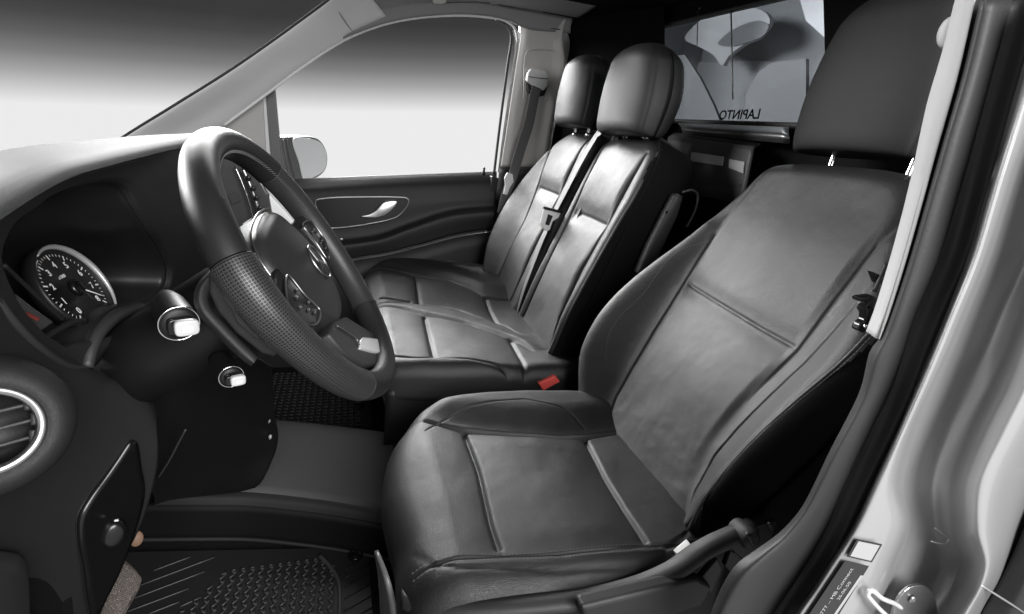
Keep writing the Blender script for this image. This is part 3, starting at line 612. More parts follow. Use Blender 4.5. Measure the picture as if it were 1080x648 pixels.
# ------------------------------------------------------------------ driver seat
def make_driver_seat():
    root = thing('driver_seat', 'large black leather driver seat nearest the open door, right of the steering wheel', 'car seat', (-.2, 0, .1))
    lm = M['leather']
    # --- cushion
    fr = Frame((0, 0, .435), (1, 0, 0), (0, 1, 0), (0, 0, 1))
    p = lambda x, y, d=0: fr.px(x, y, d)
    low_far = [p(*q) for q in [(450, 444), (470, 449), (489.5, 453), (538, 458), (590, 461), (617, 460), (645, 457), (665, 457)]]
    up_far = [p(*q, .02) for q in [(450, 444), (466, 436), (494, 429), (520, 427), (552, 425), (590, 432), (606, 438), (618, 445)]]
    up_near = [p(*q, .015) for q in [(436, 586), (449, 581), (527, 577), (590, 575), (660, 569), (721, 565), (745, 562)]]
    low_near = [p(*q, -.03) for q in [(436, 588), (454, 606), (481, 616), (580, 617), (671, 609), (694, 599), (721, 577)]]
    cr1 = [p(*q) for q in [(489.5, 453), (504.6, 492.6), (517, 548), (526, 575)]]
    cr2 = [p(*q) for q in [(617, 460), (637, 500), (658, 535), (680, 568)]]
    tie = [p(424, 442), p(450, 444)]
    out = [p(426, 445, -.01), p(412, 463, -.02), p(405, 485, -.02), p(404, 510, -.02), p(409, 540, -.03), p(418, 575, -.03), (-.485, -.175), (-.462, -.232), (-.41, -.252), (-.3, -.262), (-.15, -.262), (-.03, -.25), (.06, -.2),
           (.07, 0), (.06, .2), (-.03, .232), (-.12, .246), (-.22, .252), (-.33, .244), (-.415, .215)]
    cache = {}
    def yl(line, x):
        if id(line) not in cache: a = np.array(sorted(map(tuple, line))); cache[id(line)] = smf(a[:, 0], a[:, 1], .018)
        return cache[id(line)](x)
    def h(P):
        x, y = P[:, 0], P[:, 1]
        yf = yl(low_far, x); yn = yl(up_near, x)
        fade = smooth01((x+.49)/.14)
        tf = np.clip((y-yf)/.09, -1, 1.5); tn = np.clip((yn-y)/.05, -1, 1.5)
        r = .030*smooth01(tf)*fade + .006*smooth01(tn)*fade
        r -= .20*np.clip(yn-.01-y, 0, 1)*fade
        r += -.030*smooth01((-.40-x)/.10)                    # waterfall front
        for l in (cr1, cr2):
            sd = -polydist(P, l)                              # + towards the rear
            inside = smooth01((yf+.004-y)/.006)*smooth01((y-yn+.004)/.006)
            r += inside*(-.007*np.exp(-(sd/.0045)**2)-.007*np.where(sd < 0, np.exp(sd/.05), np.exp(-sd/.026)))
        r += .006*np.exp(-((x+.21)/.09)**2)*smooth01((yf-y)/.05)*smooth01((y-yn)/.05)
        f2 = smooth01((x+.480)/.045)
        r += sag(P)
        r += f2*(groove(P, low_far, .008, .004)+groove(P, up_near, .003, .0028)+groove(P, low_near, .003, .003)+groove(P, up_far, .0016, .0022))+groove(P, tie, .0012, .003)
        return r
    pad('cushion', fr, out, (-.21, 0), .12, .045, h, lm, root, 760, 260)
    for l, off in ((up_near, (0, -.007)), (up_far, (0, .006)), (up_near, (0, .006))):
        stitches('stitching', fr, np.array(l)+np.array(off), h, M['thread'], root)
    # --- backrest
    fb = seatframe((-.02, 0, .43), 26)
    q = lambda pts, d=0: [fb.px(*a, d) for a in pts]
    sf = q([(818, 169), (794, 191), (763, 234), (735, 277), (689, 351), (649, 419), (640, 445)])
    sn = q([(960, 200), (954, 215), (923, 252), (892, 293), (836, 367), (781, 425), (744, 469), (720, 518), (717, 549)], .01)
    sn2 = q([(955, 256), (935, 281), (917, 302), (890, 330), (841, 381), (806, 413), (771, 447), (744, 478), (724, 515), (716, 545)], .025)
    sng = q([(960, 200), (954, 215), (923, 252), (892, 293), (836, 367), (800, 404), (781, 425), (768, 444), (760, 457)], .012)
    s3 = q([(975, 290), (930, 345), (897, 387), (829, 449), (794, 482), (748, 531), (736, 552)], .025)
    stf = q([(735, 228), (699, 255), (664, 303), (643, 330), (630, 352), (622, 375)], .075)
    cr = q([(715, 292), (731, 303), (752, 316), (800, 345), (838, 366), (850, 372)])
    def yof(line, s): a = np.array(sorted([(b[1], b[0]) for b in line])); return np.interp(s, a[:, 0], a[:, 1])
    ow = [(-.03, .20), (.02, .245), (.08, .278), (.16, .288), (.24, .282), (.32, .262), (.40, .236), (.48, .209), (.56, .19), (.62, .175)]
    ow = np.array(ow)
    wout = smf(ow[:, 0], ow[:, 1], .03)
    own = np.array([(-.03, .20), (.02, .232), (.08, .252), (.16, .268), (.24, .280), (.33, .288), (.40, .275), (.48, .24), (.56, .205), (.62, .178)]); woutn = smf(own[:, 0], own[:, 1], .03)
    bh = np.array([(-.05, .03), (.03, .055), (.12, .082), (.2, .085), (.3, .07), (.4, .046), (.5, .02), (.6, .003), (.7, 0)])
    outl = [(a[1], a[0]) for a in ow]+[(.150, .652), (.09, .664), (0, .668), (-.09, .664), (-.150, .652)]+[(-a[1], a[0]) for a in own[::-1]]+[(-.1, -.06), (.1, -.06)]
    srt = lambda l: np.array(sorted([(b[1], b[0]) for b in l]))
    fa = smf(*srt(sf).T, .02); fbn = smf(*srt(sn).T, .02); fB = smf(bh[:, 0], bh[:, 1], .05)
    def hb(P):
        u, s = P[:, 0], P[:, 1]
        a = fa(s); b = fbn(s); W_ = wout(s); Wn = woutn(s); B = fB(s)
        tf = (u-a)/np.maximum(W_-a-.02, .03); tn = (b-u)/np.maximum(Wn+b-.02, .03)
        r = B*smooth01(tf*.85)+B*.80*smooth01(tn*.9)
        r += -.012*smooth01((s-.60)/.08)**2+sag(P)*(1+.5*smooth01((.2-s)/.15))
        ins = smooth01((a-u)/.02)*smooth01((u-b)/.02)
        r += ins*.006*(np.exp(-((s-.2)/.10)**2)+np.exp(-((s-.47)/.09)**2))
        sd = polydist(P, cr)
        dd = np.abs(sd)
        r += ins*(-.0022*np.exp(-(dd/.0035)**2)-.0075*np.exp(-(dd/.026)**2))
        r += groove(P, sf, .004, .003)+groove(P, sng, .003, .003)*smooth01((s-.20)/.10)+groove(P, sn2, .0035, .0026)+groove(P, s3, .0025, .0025)
        return r
    o = pad('backrest', fb, outl, (0, .3), .15, .05, hb, lm, root, 860, 260, .04)
    f3 = smf(*srt(s3).T, .02); side_material(o, fb, lambda s: f3(s)-.002, M['leather_side'], -1)
    e3 = np.array([(float(f3(s)), s) for s in np.linspace(.0, .42, 24)])
    tube('seam_piping', fb.to3(e3, hb(e3)-.0012), .0026, M['leather'], root, 90, 8)
    stitches('stitching', fb, stf, hb, M['thread'], root)
    stitches('stitching', fb, np.array(s3)+np.array((-.007, 0)), hb, M['thread'], root)
    stitches('stitching', fb, np.array(sn2)+np.array((-.006, 0)), hb, M['thread'], root)
    # black cloth side shell of the backrest (towards the door)
    side = []
    for s in np.linspace(-.02, .6, 20):
        side.append((s, woutn(s)))
    cs = [np.array([fb.to3([[-(w+.004), s]], dd)[0] for s, w in side]) for dd in (-.01, -.06, -.12, -.16)]
    loft('side_shell', cs, M['leather_side'], root, 60, 6, .004)
    # --- headrest
    h_ = headrest(root, fb.to3([[.012, .672]], -.008)[0]+np.array([-.02, 0, .006]), 7, .135, .275, .125, M['headrest'])
    for yy in (.055, -.095):
        a = fb.to3([[yy-.012, .63]], -.055)[0]; b_ = a+np.array([.012, 0, .10])
        tube('post', [a, b_], .005, M['chrome'], h_, 6, 12)
        lathe('post_guide', a+np.array([.0, 0, .018]), (.35, 0, 1), [(.0, .006), (.014, .006), (.019, .003), (.02, 0), (.02, -.01)], M['chrome'], h_, 24)
    # --- base: plastic side valance
    ctop = YD((424, 628, -.19), (445, 636, -.215), (480, 638, -.24), (530, 638, -.26), (585, 633.5, -.27), (626, 628, -.275), (678, 614, -.28), (715, 597, -.285), (745, 576, -.29), (775, 562, -.29), (795, 553, -.285))
    c2 = [c+np.array([0, -.008, -.003]) for c in ctop]
    c3 = [c+np.array([0, -.009, -.009]) for c in ctop]
    c4 = [c+np.array([0, .006, -.015]) for c in ctop]
    c5 = [c*np.array([1, 1, 0])+np.array([.0, .03, .06]) for c in ctop]
    c0 = [c+np.array([0, .012, -.003]) for c in ctop]
    loft('side_valance', [c0, ctop, c2, c3, c4], M['trimgrey'], root, 80, 6, .004)
    loft('seat_base', [[c+np.array([0, .006, .002]) for c in c4], [c+np.array([0, .02, -.004]) for c in c4], c5], M['plastic_dark'], root, 80, 6, .004)
    # lever below the valance
    lv = Y(-.305, (613, 641), (650, 632), (700, 620), (735, 612), (752, 620), (742, 640), (700, 655), (640, 668), (618, 662))
    prism('height_lever', lv, (0, .022, 0), M['trimgrey'], root, .006)
    # front leg cover, catches light
    fc = [YD((400, 582, -.12), (411, 610, -.16), (418, 640, -.17), (420, 700, -.17)), YD((399, 580, -.10), (403, 610, -.11), (405, 650, -.11), (406, 700, -.11))]
    loft('front_leg_cover', fc, M['mirror_grey'], root, 20, 4, .006)
    # metal hinge brackets
    prism('hinge_bracket', Y(-.262, (715, 587), (729, 575), (736, 584), (719, 598)), (0, .012, 0), M['bracket'], root, .001)
    prism('hinge_bracket', Y(.20, (602, 425), (614, 414), (620, 421), (611, 430)), (0, .012, 0), M['bracket'], root, .001)
    prism('rear_bracket', Y(-.29, (738, 612), (757, 590), (762, 600), (750, 628)), (0, .01, 0), M['trimgrey'], root, .002)
    # adjuster wheel
    kc = Y(-.306, (792, 570))[0]
    k = lathe('adjuster_wheel', kc, (0, -1, .1), [(.014, -.03), (.0145, -.002), (.0125, .004), (.008, .006), (0, .006)], M['plastic'], root, 32, sx=1)
    a = Y(-.313, (788, 563))[0]; b_ = Y(-.313, (795, 577))[0]
    tube('grip_rib', [a, b_], .0025, M['trimgrey'], k, 5, 8)
    prism('adjuster_housing', Y(-.286, (765, 598), (775, 572), (798, 556), (820, 550), (815, 566), (790, 594), (772, 606)), (0, .01, 0), M['plastic_dark'], root, .002)
    for pts in (((773, 582), (782, 590)), ((811, 552), (814, 559))):
        tube('clip', Y(-.305, *pts), .0018, M['trimgrey'], root, 5, 8)
    return root

def headrest(root, base, tilt, hw, H, T, mt, yaw=0):
    """base: bottom centre of the front face; hw half width; T depth"""
    t = math.radians(tilt); up = np.array([math.sin(t), 0, math.cos(t)]); n = np.array([-math.cos(t), 0, math.sin(t)]); ex = np.array([0, 1., 0])
    NV, NA = 90, 160; V = []
    a = np.linspace(0, 2*np.pi, NA, endpoint=False)
    for v in np.linspace(0, 1, NV):
        # rounded vertical profile
        e = 1.0
        if v < .12: e = math.sqrt(max(0, 1-((.12-v)/.12)**2))*.22+.78
        w = hw*(.94+.06*math.sin(min(v, .35)/.35*math.pi/2)-.30*max(0, (v-.35)/.65)**1.8); f = 0.006*math.sin(v*math.pi); tk = T*(.80+.2*math.sin(v*math.pi))
        if v > .78: k = math.sqrt(max(0, 1-((v-.78)/.22)**2)); w *= (.45+.55*k); tk2 = tk*(.06+.94*k); f -= (tk-tk2)*.45; tk = tk2
        if v < .12: tk2 = tk*e; f -= (tk-tk2)*.5; tk = tk2; w *= (.9+.1*e)
        ca, sa = np.cos(a), np.sin(a); ex1 = 2/3.6
        cu = np.sign(ca)*np.abs(ca)**ex1*w; cd = np.sign(sa)*np.abs(sa)**ex1*(tk/2)
        d = cd-tk/2+f
        d = d-np.where(sa > 0, .016*(cu/w)**2, .0)
        # seam between front and side panel
        g = np.exp(-((np.abs(cu)-w*.93)/.0022)**2)*(sa > 0)*.003
        d = d-g
        V.append(base+cu[:, None]*ex+(v*H)*up+d[:, None]*n)
    g0 = V[0].mean(0); g1 = V[-1].mean(0)
    V = [g0+(V[0]-g0)*k for k in (.01, .3, .6, .85)]+V+[g1+(V[-1]-g1)*k+0*up for k in (.8, .5, .01)]
    R = len(V); o = mesh('headrest', np.vstack(V), grid(R, NA, True), mt, root); orient(o); return o
make_driver_seat()

# ------------------------------------------------------------------ passenger bench
def make_bench():
    root = thing('passenger_bench', 'black leather double passenger bench beyond the driver seat, catching bright light on its two backrests', 'car seat', (-.2, .8, .1))
    lm = M['leather']
    z0 = .465
    fr = Frame((0, 0, z0), (1, 0, 0), (0, 1, 0), (0, 0, 1)); p = lambda x, y, d=0: fr.px(x, y, d)
    far = [p(*q, .024) for q in [(386, 280), (410, 282), (439, 288.5), (475, 295), (500, 303), (512, 308)]]
    far += [far[-1]+np.array([.05, -.02]), far[-1]+np.array([.12, -.03])]
    st_u = [p(*q, .008) for q in [(397, 317), (420, 317), (446.7, 318.5), (465, 320.5), (483.7, 324.5), (498.5, 330), (533, 341), (548, 350)]]
    st_l = [p(*q) for q in [(392, 321), (420, 325), (449, 331.6), (488.6, 340), (528, 352.6), (548, 360), (560, 368)]]
    near = [p(*q) for q in [(405, 374), (414.6, 375), (440, 377), (459, 376.5), (490, 378), (518, 382), (557.8, 393), (577.5, 399)]]
    c1o = [p(*q, .02) for q in [(438, 288), (440, 300), (443, 316)]]; c2o = [p(*q, .02) for q in [(511, 306), (518, 322), (526, 336)]]
    c1m = [p(*q) for q in [(448, 334), (452, 352), (458, 376)]]; c2m = [p(*q) for q in [(537, 355), (546, 371), (558, 392)]]
    dent = [p(402, 310.5, .015), p(415, 312, .015), p(432, 314, .015)]
    cache = {}
    def yl(line, x):
        if id(line) not in cache: a = np.array(sorted(map(tuple, line))); cache[id(line)] = smf(a[:, 0], a[:, 1], .018)
        return cache[id(line)](x)
    A = [p(383, 294, -.02), p(386, 283, -.02)]
    out = [(-.50, .42), (-.47, .372), (-.40, .352), (-.25, .340), (-.1, .335), (.02, .34), (.08, .45), (.09, .8), (.08, 1.15), (.0, 1.25), (-.08, 1.30), (-.2, 1.335), (-.33, 1.335), (-.43, 1.31), (-.485, 1.26), (-.51, 1.15), (-.515, .95), (-.515, .7), (-.51, .5)]
    def h(P):
        x, y = P[:, 0], P[:, 1]; r = np.zeros(len(P))
        yf, yn, yu, yw = yl(far, x), yl(near, x), yl(st_u, x), yl(st_l, x)
        fade = smooth01((x+.50)/.12)
        r += .018*smooth01((y-.80)/.22)
        r += .017*smooth01((y-yf)/.10)*fade
        r += .005*smooth01((y-yw)/.03)*smooth01((yu-y)/.03)*smooth01((x+.49)/.05)*(1-smooth01((x+.1)/.06))
        r += .008*smooth01((yn-y)/.03)*fade - .1*np.clip(yn-.02-y, 0, 1)
        for l, a, b in ((c1o, yu, yf), (c2o, yu, yf), (c1m, yn, yw), (c2m, yn, yw)):
            sd = -polydist(P, l); ins = smooth01((b+.004-y)/.012)*smooth01((y-a+.004)/.012)
            r += ins*(-.005*np.exp(-(sd/.006)**2)-.007*np.where(sd < 0, np.exp(sd/.05), np.exp(-sd/.022)))
        r += groove(P, far, .006, .005)+groove(P, st_u, .0035, .007)+groove(P, st_l, .0035, .007)+groove(P, near, .006, .005)+groove(P, dent, .006, .006)
        r -= .02*smooth01((-.44-x)/.07)
        r += sag(P)
        return r
    pad('cushion', fr, out, (-.2, .82), .10, .035, h, lm, root, 900, 200)
    # base below the cushion
    bb = [(-.47, .375), (-.25, .352), (.05, .352)]
    c_ = lambda z, o=0: [np.array([x, y+o, z]) for x, y in bb]
    loft('seat_base', [c_(.40), c_(.33), c_(.24, .02)], M['plastic_dark'], root, 30, 4, .01)
    fcs = lambda z, o: [np.array([-.48+o, .38, z]), np.array([-.49+o, .8, z]), np.array([-.48+o, 1.27, z])]
    loft('base_front', [fcs(.39, 0), fcs(.25, .03), fcs(.02, .10)], M['plastic_dark'], root, 20, 4, .01)
    # backrests
    fb = seatframe((-.04, 0, .43), 19)
    q = lambda pts, d=0: [fb.px(*a, d) for a in pts]
    def back(yc, wl, wr, outL, outR, Bl, Br, crz, top, label=None):
        """wl/wr: inner panel edge (far/near) fn of s; outL/outR: outer edge"""
        sf = [(yc+w, s) for s, w in wl]; sn = [(yc-w, s) for s, w in wr]
        oL = np.array(outL); oR = np.array(outR)
        cr = [(yc-.13, crz-.004), (yc, crz), (yc+.13, crz+.002)]
        outline = [(yc+w, s) for s, w in outL]+[(yc+.10, top), (yc, top+.006), (yc-.10, top)]+[(yc-w, s) for s, w in outR[::-1]]+[(yc-.08, -.06), (yc+.08, -.06)]
        def yof(line, s): a = np.array(sorted([(b[1], b[0]) for b in line])); return np.interp(s, a[:, 0], a[:, 1])
        srt = lambda l: np.array(sorted([(b[1], b[0]) for b in l]))
        fA = smf(*srt(sf).T, .03); fB_ = smf(*srt(sn).T, .03); fL = smf(oL[:, 0], oL[:, 1], .03); fR = smf(oR[:, 0], oR[:, 1], .03)
        fK = smf([-.05, .05, .2, .35, .5, .62], [.4, .8, 1, .75, .35, .05], .04)
        def hb(P):
            u, s = P[:, 0], P[:, 1]; a = fA(s); b = fB_(s)
            WL = yc+fL(s); WR = yc-fR(s); k = fK(s)
            r = Bl*k*smooth01((u-a)/np.maximum(WL-a-.012, .025)*.9)+Br*k*smooth01((b-u)/np.maximum(b-WR-.012, .025)*.9)
            ins = smooth01((a-u)/.02)*smooth01((u-b)/.02)
            r += ins*.007*(np.exp(-((s-.22)/.10)**2)+np.exp(-((s-.5)/.08)**2))-.02*smooth01((s-top+.10)/.10)**2
            dd = np.abs(polydist(P, cr)); r += sag(P)
            r += ins*(-.003*np.exp(-(dd/.006)**2)-.009*np.exp(-(dd/.032)**2))
            r += groove(P, sf, .006, .005)+groove(P, sn, .006, .005)
            return r
        o = pad('backrest', fb, outline, (yc, .3), .13, .035, hb, lm, root, 560, 160, .03)
        if yc < .7:
            side_material(o, fb, lambda s: yc-fR(s)+.006, M['leather_side'], -1)
            e3 = np.array([(yc-float(fR(s))+.0075, s) for s in np.linspace(-.02, .62, 30)])
            rl = .035*(1-math.sqrt(max(0, 1-((.035-.0075)/.035)**2)))
            tube('seam_piping', fb.to3(e3, hb(e3)-rl-.001), .0035, M['leather'], root, 90, 8)
        return sf, sn, hb
    mid = back(.585, [(-.03, .118), (.3, .115), (.645, .118)], [(-.03, .13), (.03, .14), (.12, .105), (.25, .10), (.4, .118), (.6, .137)],
               [(-.03, .155), (.3, .160), (.62, .150)], [(-.03, .165), (.05, .18), (.2, .187), (.35, .188), (.5, .188), (.61, .175)], .012, .035, .402, .66)
    outer = back(.955, [(-.03, .11), (.18, .105), (.3, .09), (.45, .118), (.63, .165)], [(-.03, .10), (.645, .11)],
                 [(-.03, .13), (.03, .18), (.12, .245), (.2, .268), (.31, .275), (.45, .25), (.55, .20), (.62, .15)], [(-.03, .185), (.3, .19), (.62, .17)], .06, .012, .436, .665)
    stitches('stitching', fb, np.array(mid[1])[1:]+np.array((-.012, 0)), mid[2], M['thread'], root, .007, .0045, .0008)
    # near side shell of the middle backrest
    sr = [(-.04, .168), (.05, .183), (.2, .190), (.35, .191), (.5, .191), (.60, .182), (.64, .15)]
    loft('side_shell', [np.array([fb.to3([[.59-w-e, s]], dd)[0] for s, w in sr]) for dd, e in ((-.012, .002), (-.05, .005), (-.10, .005), (-.13, -.01))], M['leather_side'], root, 50, 5, .003)
    hr = []
    for yc, s0, hw_, hh in ((.575, .626, .134, .225), (.945, .648, .120, .222)):
        b = fb.to3([[yc, s0]], .07)[0]
        o = headrest(root, b, 5, hw_, hh, .155, M['leather'])
        for yy in (.055, -.055):
            a = fb.to3([[yc+yy, .635]], -.03)[0]
            tube('post', [a, a+np.array([.0, 0, .12])], .0075, M['chrome'], o, 6, 12)
            lathe('post_guide', a+np.array([.0, 0, .020]), (.3, 0, 1), [(0, .003), (.009, .003), (.011, 0), (.011, -.01)], M['chrome'], o, 20)
    return root
make_bench()
# ------------------------------------------------------------------ dashboard
def dash():
    root = thing('dashboard', 'black dashboard with a hooded instrument dial, bright top pad and round air vent', 'dashboard', (-1.0, .4, .1))
    P = M['plastic']
    T0 = X(-1.37, (-90, 182), (-40, 172), (0, 165.5), (30, 161), (65, 157.5), (100, 154.8))+Y(1.31, (130, 152.5), (160, 150.7), (200, 150), (240, 150.5))
    T2 = X(-.80, (-60, 258), (-28, 236), (8, 213), (24, 203.5), (44, 193), (66, 184), (96, 176), (130, 167.5), (162, 160), (205, 151))
    T1 = [(a*.5+b*.5)+np.array([0, 0, .012]) for a, b in zip(T0, T2)]
    T2b = [p+np.array([.002, 0, -.004]) for p in T2]
    tp = loft('top_pad', [T0, T1, T2, T2b], M['dashtop'], root, 90, 10, .012)
    # hood face around the recess (closed rings)
    def ring(pts, n=120): return catmull([on(0, c, a, b) for a, b, c in pts], n, True)
    outer = ring([(8, 216, -.798), (24, 206, -.798), (44, 195.5, -.798), (66, 186.5, -.798), (96, 178.5, -.798), (130, 170, -.798), (162, 162.5, -.798), (205, 153, -.798),
                  (226, 185, -.80), (236, 230, -.80), (238, 275, -.80), (222, 312, -.805), (196, 330, -.81), (172, 338, -.815), (150, 346, -.82), (128, 354, -.825), (112, 366, -.83), (101, 383, -.836), (91, 391, -.838),
                  (65, 383, -.838), (39, 366, -.838), (13, 340, -.836), (-12, 305, -.83), (-30, 268, -.82), (-18, 234, -.805)])
    inner = ring([(36, 214, -.812), (46, 206, -.812), (60, 199, -.812), (74, 194.5, -.812), (96, 190, -.812), (118, 189, -.812), (133, 197, -.812), (146, 218, -.808),
                  (160, 240, -.805), (172, 260, -.81), (181, 283, -.815), (178.5, 301, -.82), (167, 314, -.825), (150, 322, -.83), (134, 326, -.834), (118, 336, -.838), (107, 350, -.84), (100, 368, -.842), (92, 380, -.843),
                  (66, 376, -.843), (44, 358, -.843), (20, 332, -.842), (2, 300, -.838), (-6, 265, -.83), (10, 232, -.82)])
    mid = outer*.12+inner*.88+np.array([.002, 0, 0])
    cen = inner.mean(0)
    def shrink(r, k, dx): q = cen+(r-cen)*k; q[:, 0] += dx; return q
    i2 = inner+(cen-inner)*.02+np.array([-.006, 0, 0])
    loft('instrument_hood', [outer, mid, inner, i2], P, root, 120, 8, .003, closedv=True, cross='linear')
    rec = loft('instrument_recess', [i2, shrink(inner, .95, -.05), shrink(inner, .88, -.10), shrink(inner, .4, -.125), shrink(inner, .02, -.13)], M['gloss_soft'], root, 120, 6, .002, closedv=True)
    tube('recess_lip', inner, .0028, P, root, 140, 8, True)
    # bezel band lower right
    tube('lower_bezel', X(-.832, (176, 316), (160, 323), (138, 327), (118, 337), (104, 352), (96, 370), (92, 388)), [.005, .007, .008, .008, .008, .007, .006], M['plastic_mid'], root, 50, 10)
    tube('lower_bezel_edge', X(-.833, (92, 389), (78, 388), (64, 382), (39, 364), (13, 337), (-10, 305)), .0035, M['plastic_mid'], root, 40, 8)
    # dial
    c = on(0, -.882, 78, 305); n = np.array([.86, -.02, .50]); n /= np.linalg.norm(n); ey = np.array([0, 0, 1.])-n[2]*n; ey /= np.linalg.norm(ey); ex = np.cross(ey, n)
    fr = Frame(c, ex, ey, n); r = .0515
    dl = lathe('dial', c, n, [(0, .0), (r*1.0, .0), (r*1.02, .004), (r*1.10, .006), (r*1.14, .003), (r*1.15, -.01)], M['gloss_soft'], root, 64)
    t = np.linspace(-60, 115, 40)
    tube('chrome_ring', [fr.to3([[r*1.07*math.cos(math.radians(a)), r*1.07*math.sin(math.radians(a))]], .007)[0] for a in t], [.001, .0025, .004, .004, .003, .001], M['chrome_soft'], dl, 60, 8)
    V = []; F = []
    def bar(a, r0, r1, w):
        a = math.radians(a); u = np.array([math.cos(a), math.sin(a)]); s = np.array([-u[1], u[0]])*w/2; b = len(V)
        for q in (u*r0-s, u*r0+s, u*r1+s, u*r1-s): V.append(fr.to3([q], .0012)[0])
        F.append((b, b+1, b+2, b+3))
    for k in range(41):
        a = 225-k*270/40; bar(a, r*(.80 if k % 5 == 0 else .87), r*.93, .0020 if k % 5 == 0 else .0010)
    for k in range(60): bar(225-k*200/59-0, r*.955, r*.975, .0022) if k < 34 else None
    mesh('scale_marks', V, F, M['print'], dl, False)
    for k in range(9):
        a = math.radians(225-k*270/8); text3('numeral', str(k), .0115, fr, (r*.66*math.cos(a), r*.66*math.sin(a)), .0012, 0, M['print'], dl, .0001, bold=.0003)
    text3('unit_text', 'x1000', .006, fr, (-.004, r*.36), .0012, 0, M['print'], dl, .0001)
    a = math.radians(-38); u = np.array([math.cos(a), math.sin(a)])
    tube('needle', [fr.to3([-u*.006], .005)[0], fr.to3([u*r*.80], .005)[0]], [.0012, .0006], M['print'], dl, 6, 6)
    lathe('needle_hub', c+n*.002, n, [(.011, 0), (.0105, .004), (.008, .006), (0, .006)], M['gloss'], dl, 32)
    sub = fr.to3([[r*.52, -r*.30]], .0014)[0]
    tube('sub_dial_ring', [sub+.013*(math.cos(q)*ex+math.sin(q)*ey) for q in np.linspace(0, 6.28, 24, endpoint=False)], .0006, M['trimgrey'], dl, 60, 6, True)
    # grey patch and red spot imitating a blurred reflection left of the dial
    ln = prism('gauge_reflection', X(-.86, (4, 312), (20, 313), (38, 327), (58, 341), (50, 346), (38, 355), (22, 345), (10, 330)), (-.01, .012, 0), M['lens'], root, .003)
    box('red_reflection_spot', on(0, -.852, 34, 334), (.012, .002, .003), M['dimred'], ln, (0, .6, 0), bev=0)
    tube('recess_rib', X(-.858, (3, 279), (17, 292), (32, 306), (50, 323), (67, 338)), .0022, P, root, 20, 8)
    tube('recess_rib', X(-.856, (40, 362), (58, 350), (75, 341), (90, 338)), .0035, P, root, 20, 8)
    # ---- end body with vent
    def yy(px): return -.285+(px+60)/222*.245
    def E_(*pts, o=0): return [on(1, yy(px)+o, px, py) for px, py in pts]
    e0 = X(-.842, (-60, 280), (-20, 300), (0, 322), (14, 338), (40, 364), (66, 382.5), (92, 391), (106, 400), (118, 401), (138, 408), (156, 421), (163, 438))
    e0b = E_((-60, 292), (-20, 315), (0, 334), (14, 348), (40, 372), (65, 389), (90, 398), (104, 406), (117, 408), (135, 415), (151, 428), (160, 445))
    e1 = E_((-60, 400), (-20, 410), (0, 416), (20, 422), (45, 427), (68, 433), (90, 438), (105, 442), (120, 447), (137, 453), (152, 460), (163, 468), o=-.006)
    e2 = E_((-60, 510), (-20, 518), (0, 522), (20, 524), (45, 524), (66, 522), (80, 520), (94, 516), (110, 510), (130, 505), (148, 500), (162, 495), o=-.004)
    e3 = E_((-60, 600), (-20, 600), (0, 598), (20, 596), (45, 592), (62, 590), (74, 586), (86, 578), (100, 572), (118, 566), (132, 560), (146, 550), o=.0)
    e4 = E_((-60, 720), (-20, 715), (0, 710), (20, 705), (45, 700), (60, 695), (72, 690), (85, 680), (90, 664), (96, 648), (105, 628), (119, 600), o=.012)
    loft('dash_end', [e0, e0b, e1, e2, e3, e4], P, root, 80, 10, .006)
    # housing disc + vent
    vc = on(1, -.285, -14, 456); vn = CP-vc; vn = vn/np.linalg.norm(vn)*.55+np.array([.35, -.45, .05]); vn /= np.linalg.norm(vn)
    s = .0010*.92
    R0 = .0335
    lathe('vent_housing', vc-vn*.02, vn, [(R0*1.02, .012), (R0*1.10, .020), (R0*1.35, .020), (R0*1.62, .013), (R0*1.78, .002), (R0*1.82, -.02)], M['plastic'], root, 72, sx=.98, cap=False)
    v = lathe('air_vent', vc-vn*.02, vn, [(0, -.008), (R0*.80, -.006), (R0*.94, .006), (R0*.98, .016)], M['plastic_dark'], root, 64, cap=False)
    a_ = np.array([0, 0, 1.])-vn[2]*vn; a_ /= np.linalg.norm(a_); b_ = np.cross(a_, vn)
    tube('chrome_ring', [vc-vn*.003+R0*.99*(math.cos(q)*b_+math.sin(q)*a_) for q in np.linspace(0, 2*np.pi, 40, endpoint=False)], .0042, M['satin'], v, 120, 12, True)
    for dz in (-.016, -.002, .012):
        w = math.sqrt(R0**2-dz**2)*.94
        tube('vane', [vc-vn*.012+a_*dz+b_*q for q in (-w, 0, w)], .0018, M['plastic_mid'], v, 10, 8, flat=(1, 1))
        tube('vane_support', [vc-vn*.010+a_*(dz-.004)+b_*w*.92, vc-vn*.010+a_*(dz+.006)+b_*w*.98], .003, M['plastic_mid'], v, 6, 8)
    tube('body_crease', E_((65, 421), (76, 413), (90, 408), (100, 405), o=-.007), .0016, P, root, 16, 6)
    tube('body_crease', E_((70, 503), (78, 510), (84, 519), (87, 530), o=-.007), .0014, P, root, 16, 6)
    # headlamp switch panel
    sp = E_((136, 463), (141, 466), (145, 490), (149, 519), (139, 560), (124, 600), (109, 630), (98, 652), (91, 630), (87, 600), (81, 566), (82, 543), (94, 522), (108, 503), (122, 483), o=-.011)
    s_ = loft('light_switch_panel', [[p for p in sp], [q*.3+np.mean(sp, 0)*.7 for q in sp], [q*.01+np.mean(sp, 0)*.99 for q in sp]], M['gloss'], root, 80, 5, .006, closedv=True, cross='linear')
    tube('panel_rim', sp, .0008, M['plastic_dark'], s_, 90, 6, True)
    kc = E_((120, 563), o=-.022)[0]
    lathe('rotary_knob', kc, (.45, -.85, .15), [(.0125, -.012), (.0130, .0), (.0115, .006), (.008, .008), (0, .008)], M['gloss'], s_, 32, sx=1.45)
    box('knob_mark', E_((123, 549), o=-.031)[0], (.004, .002, .0016), M['print'], s_, bev=0)
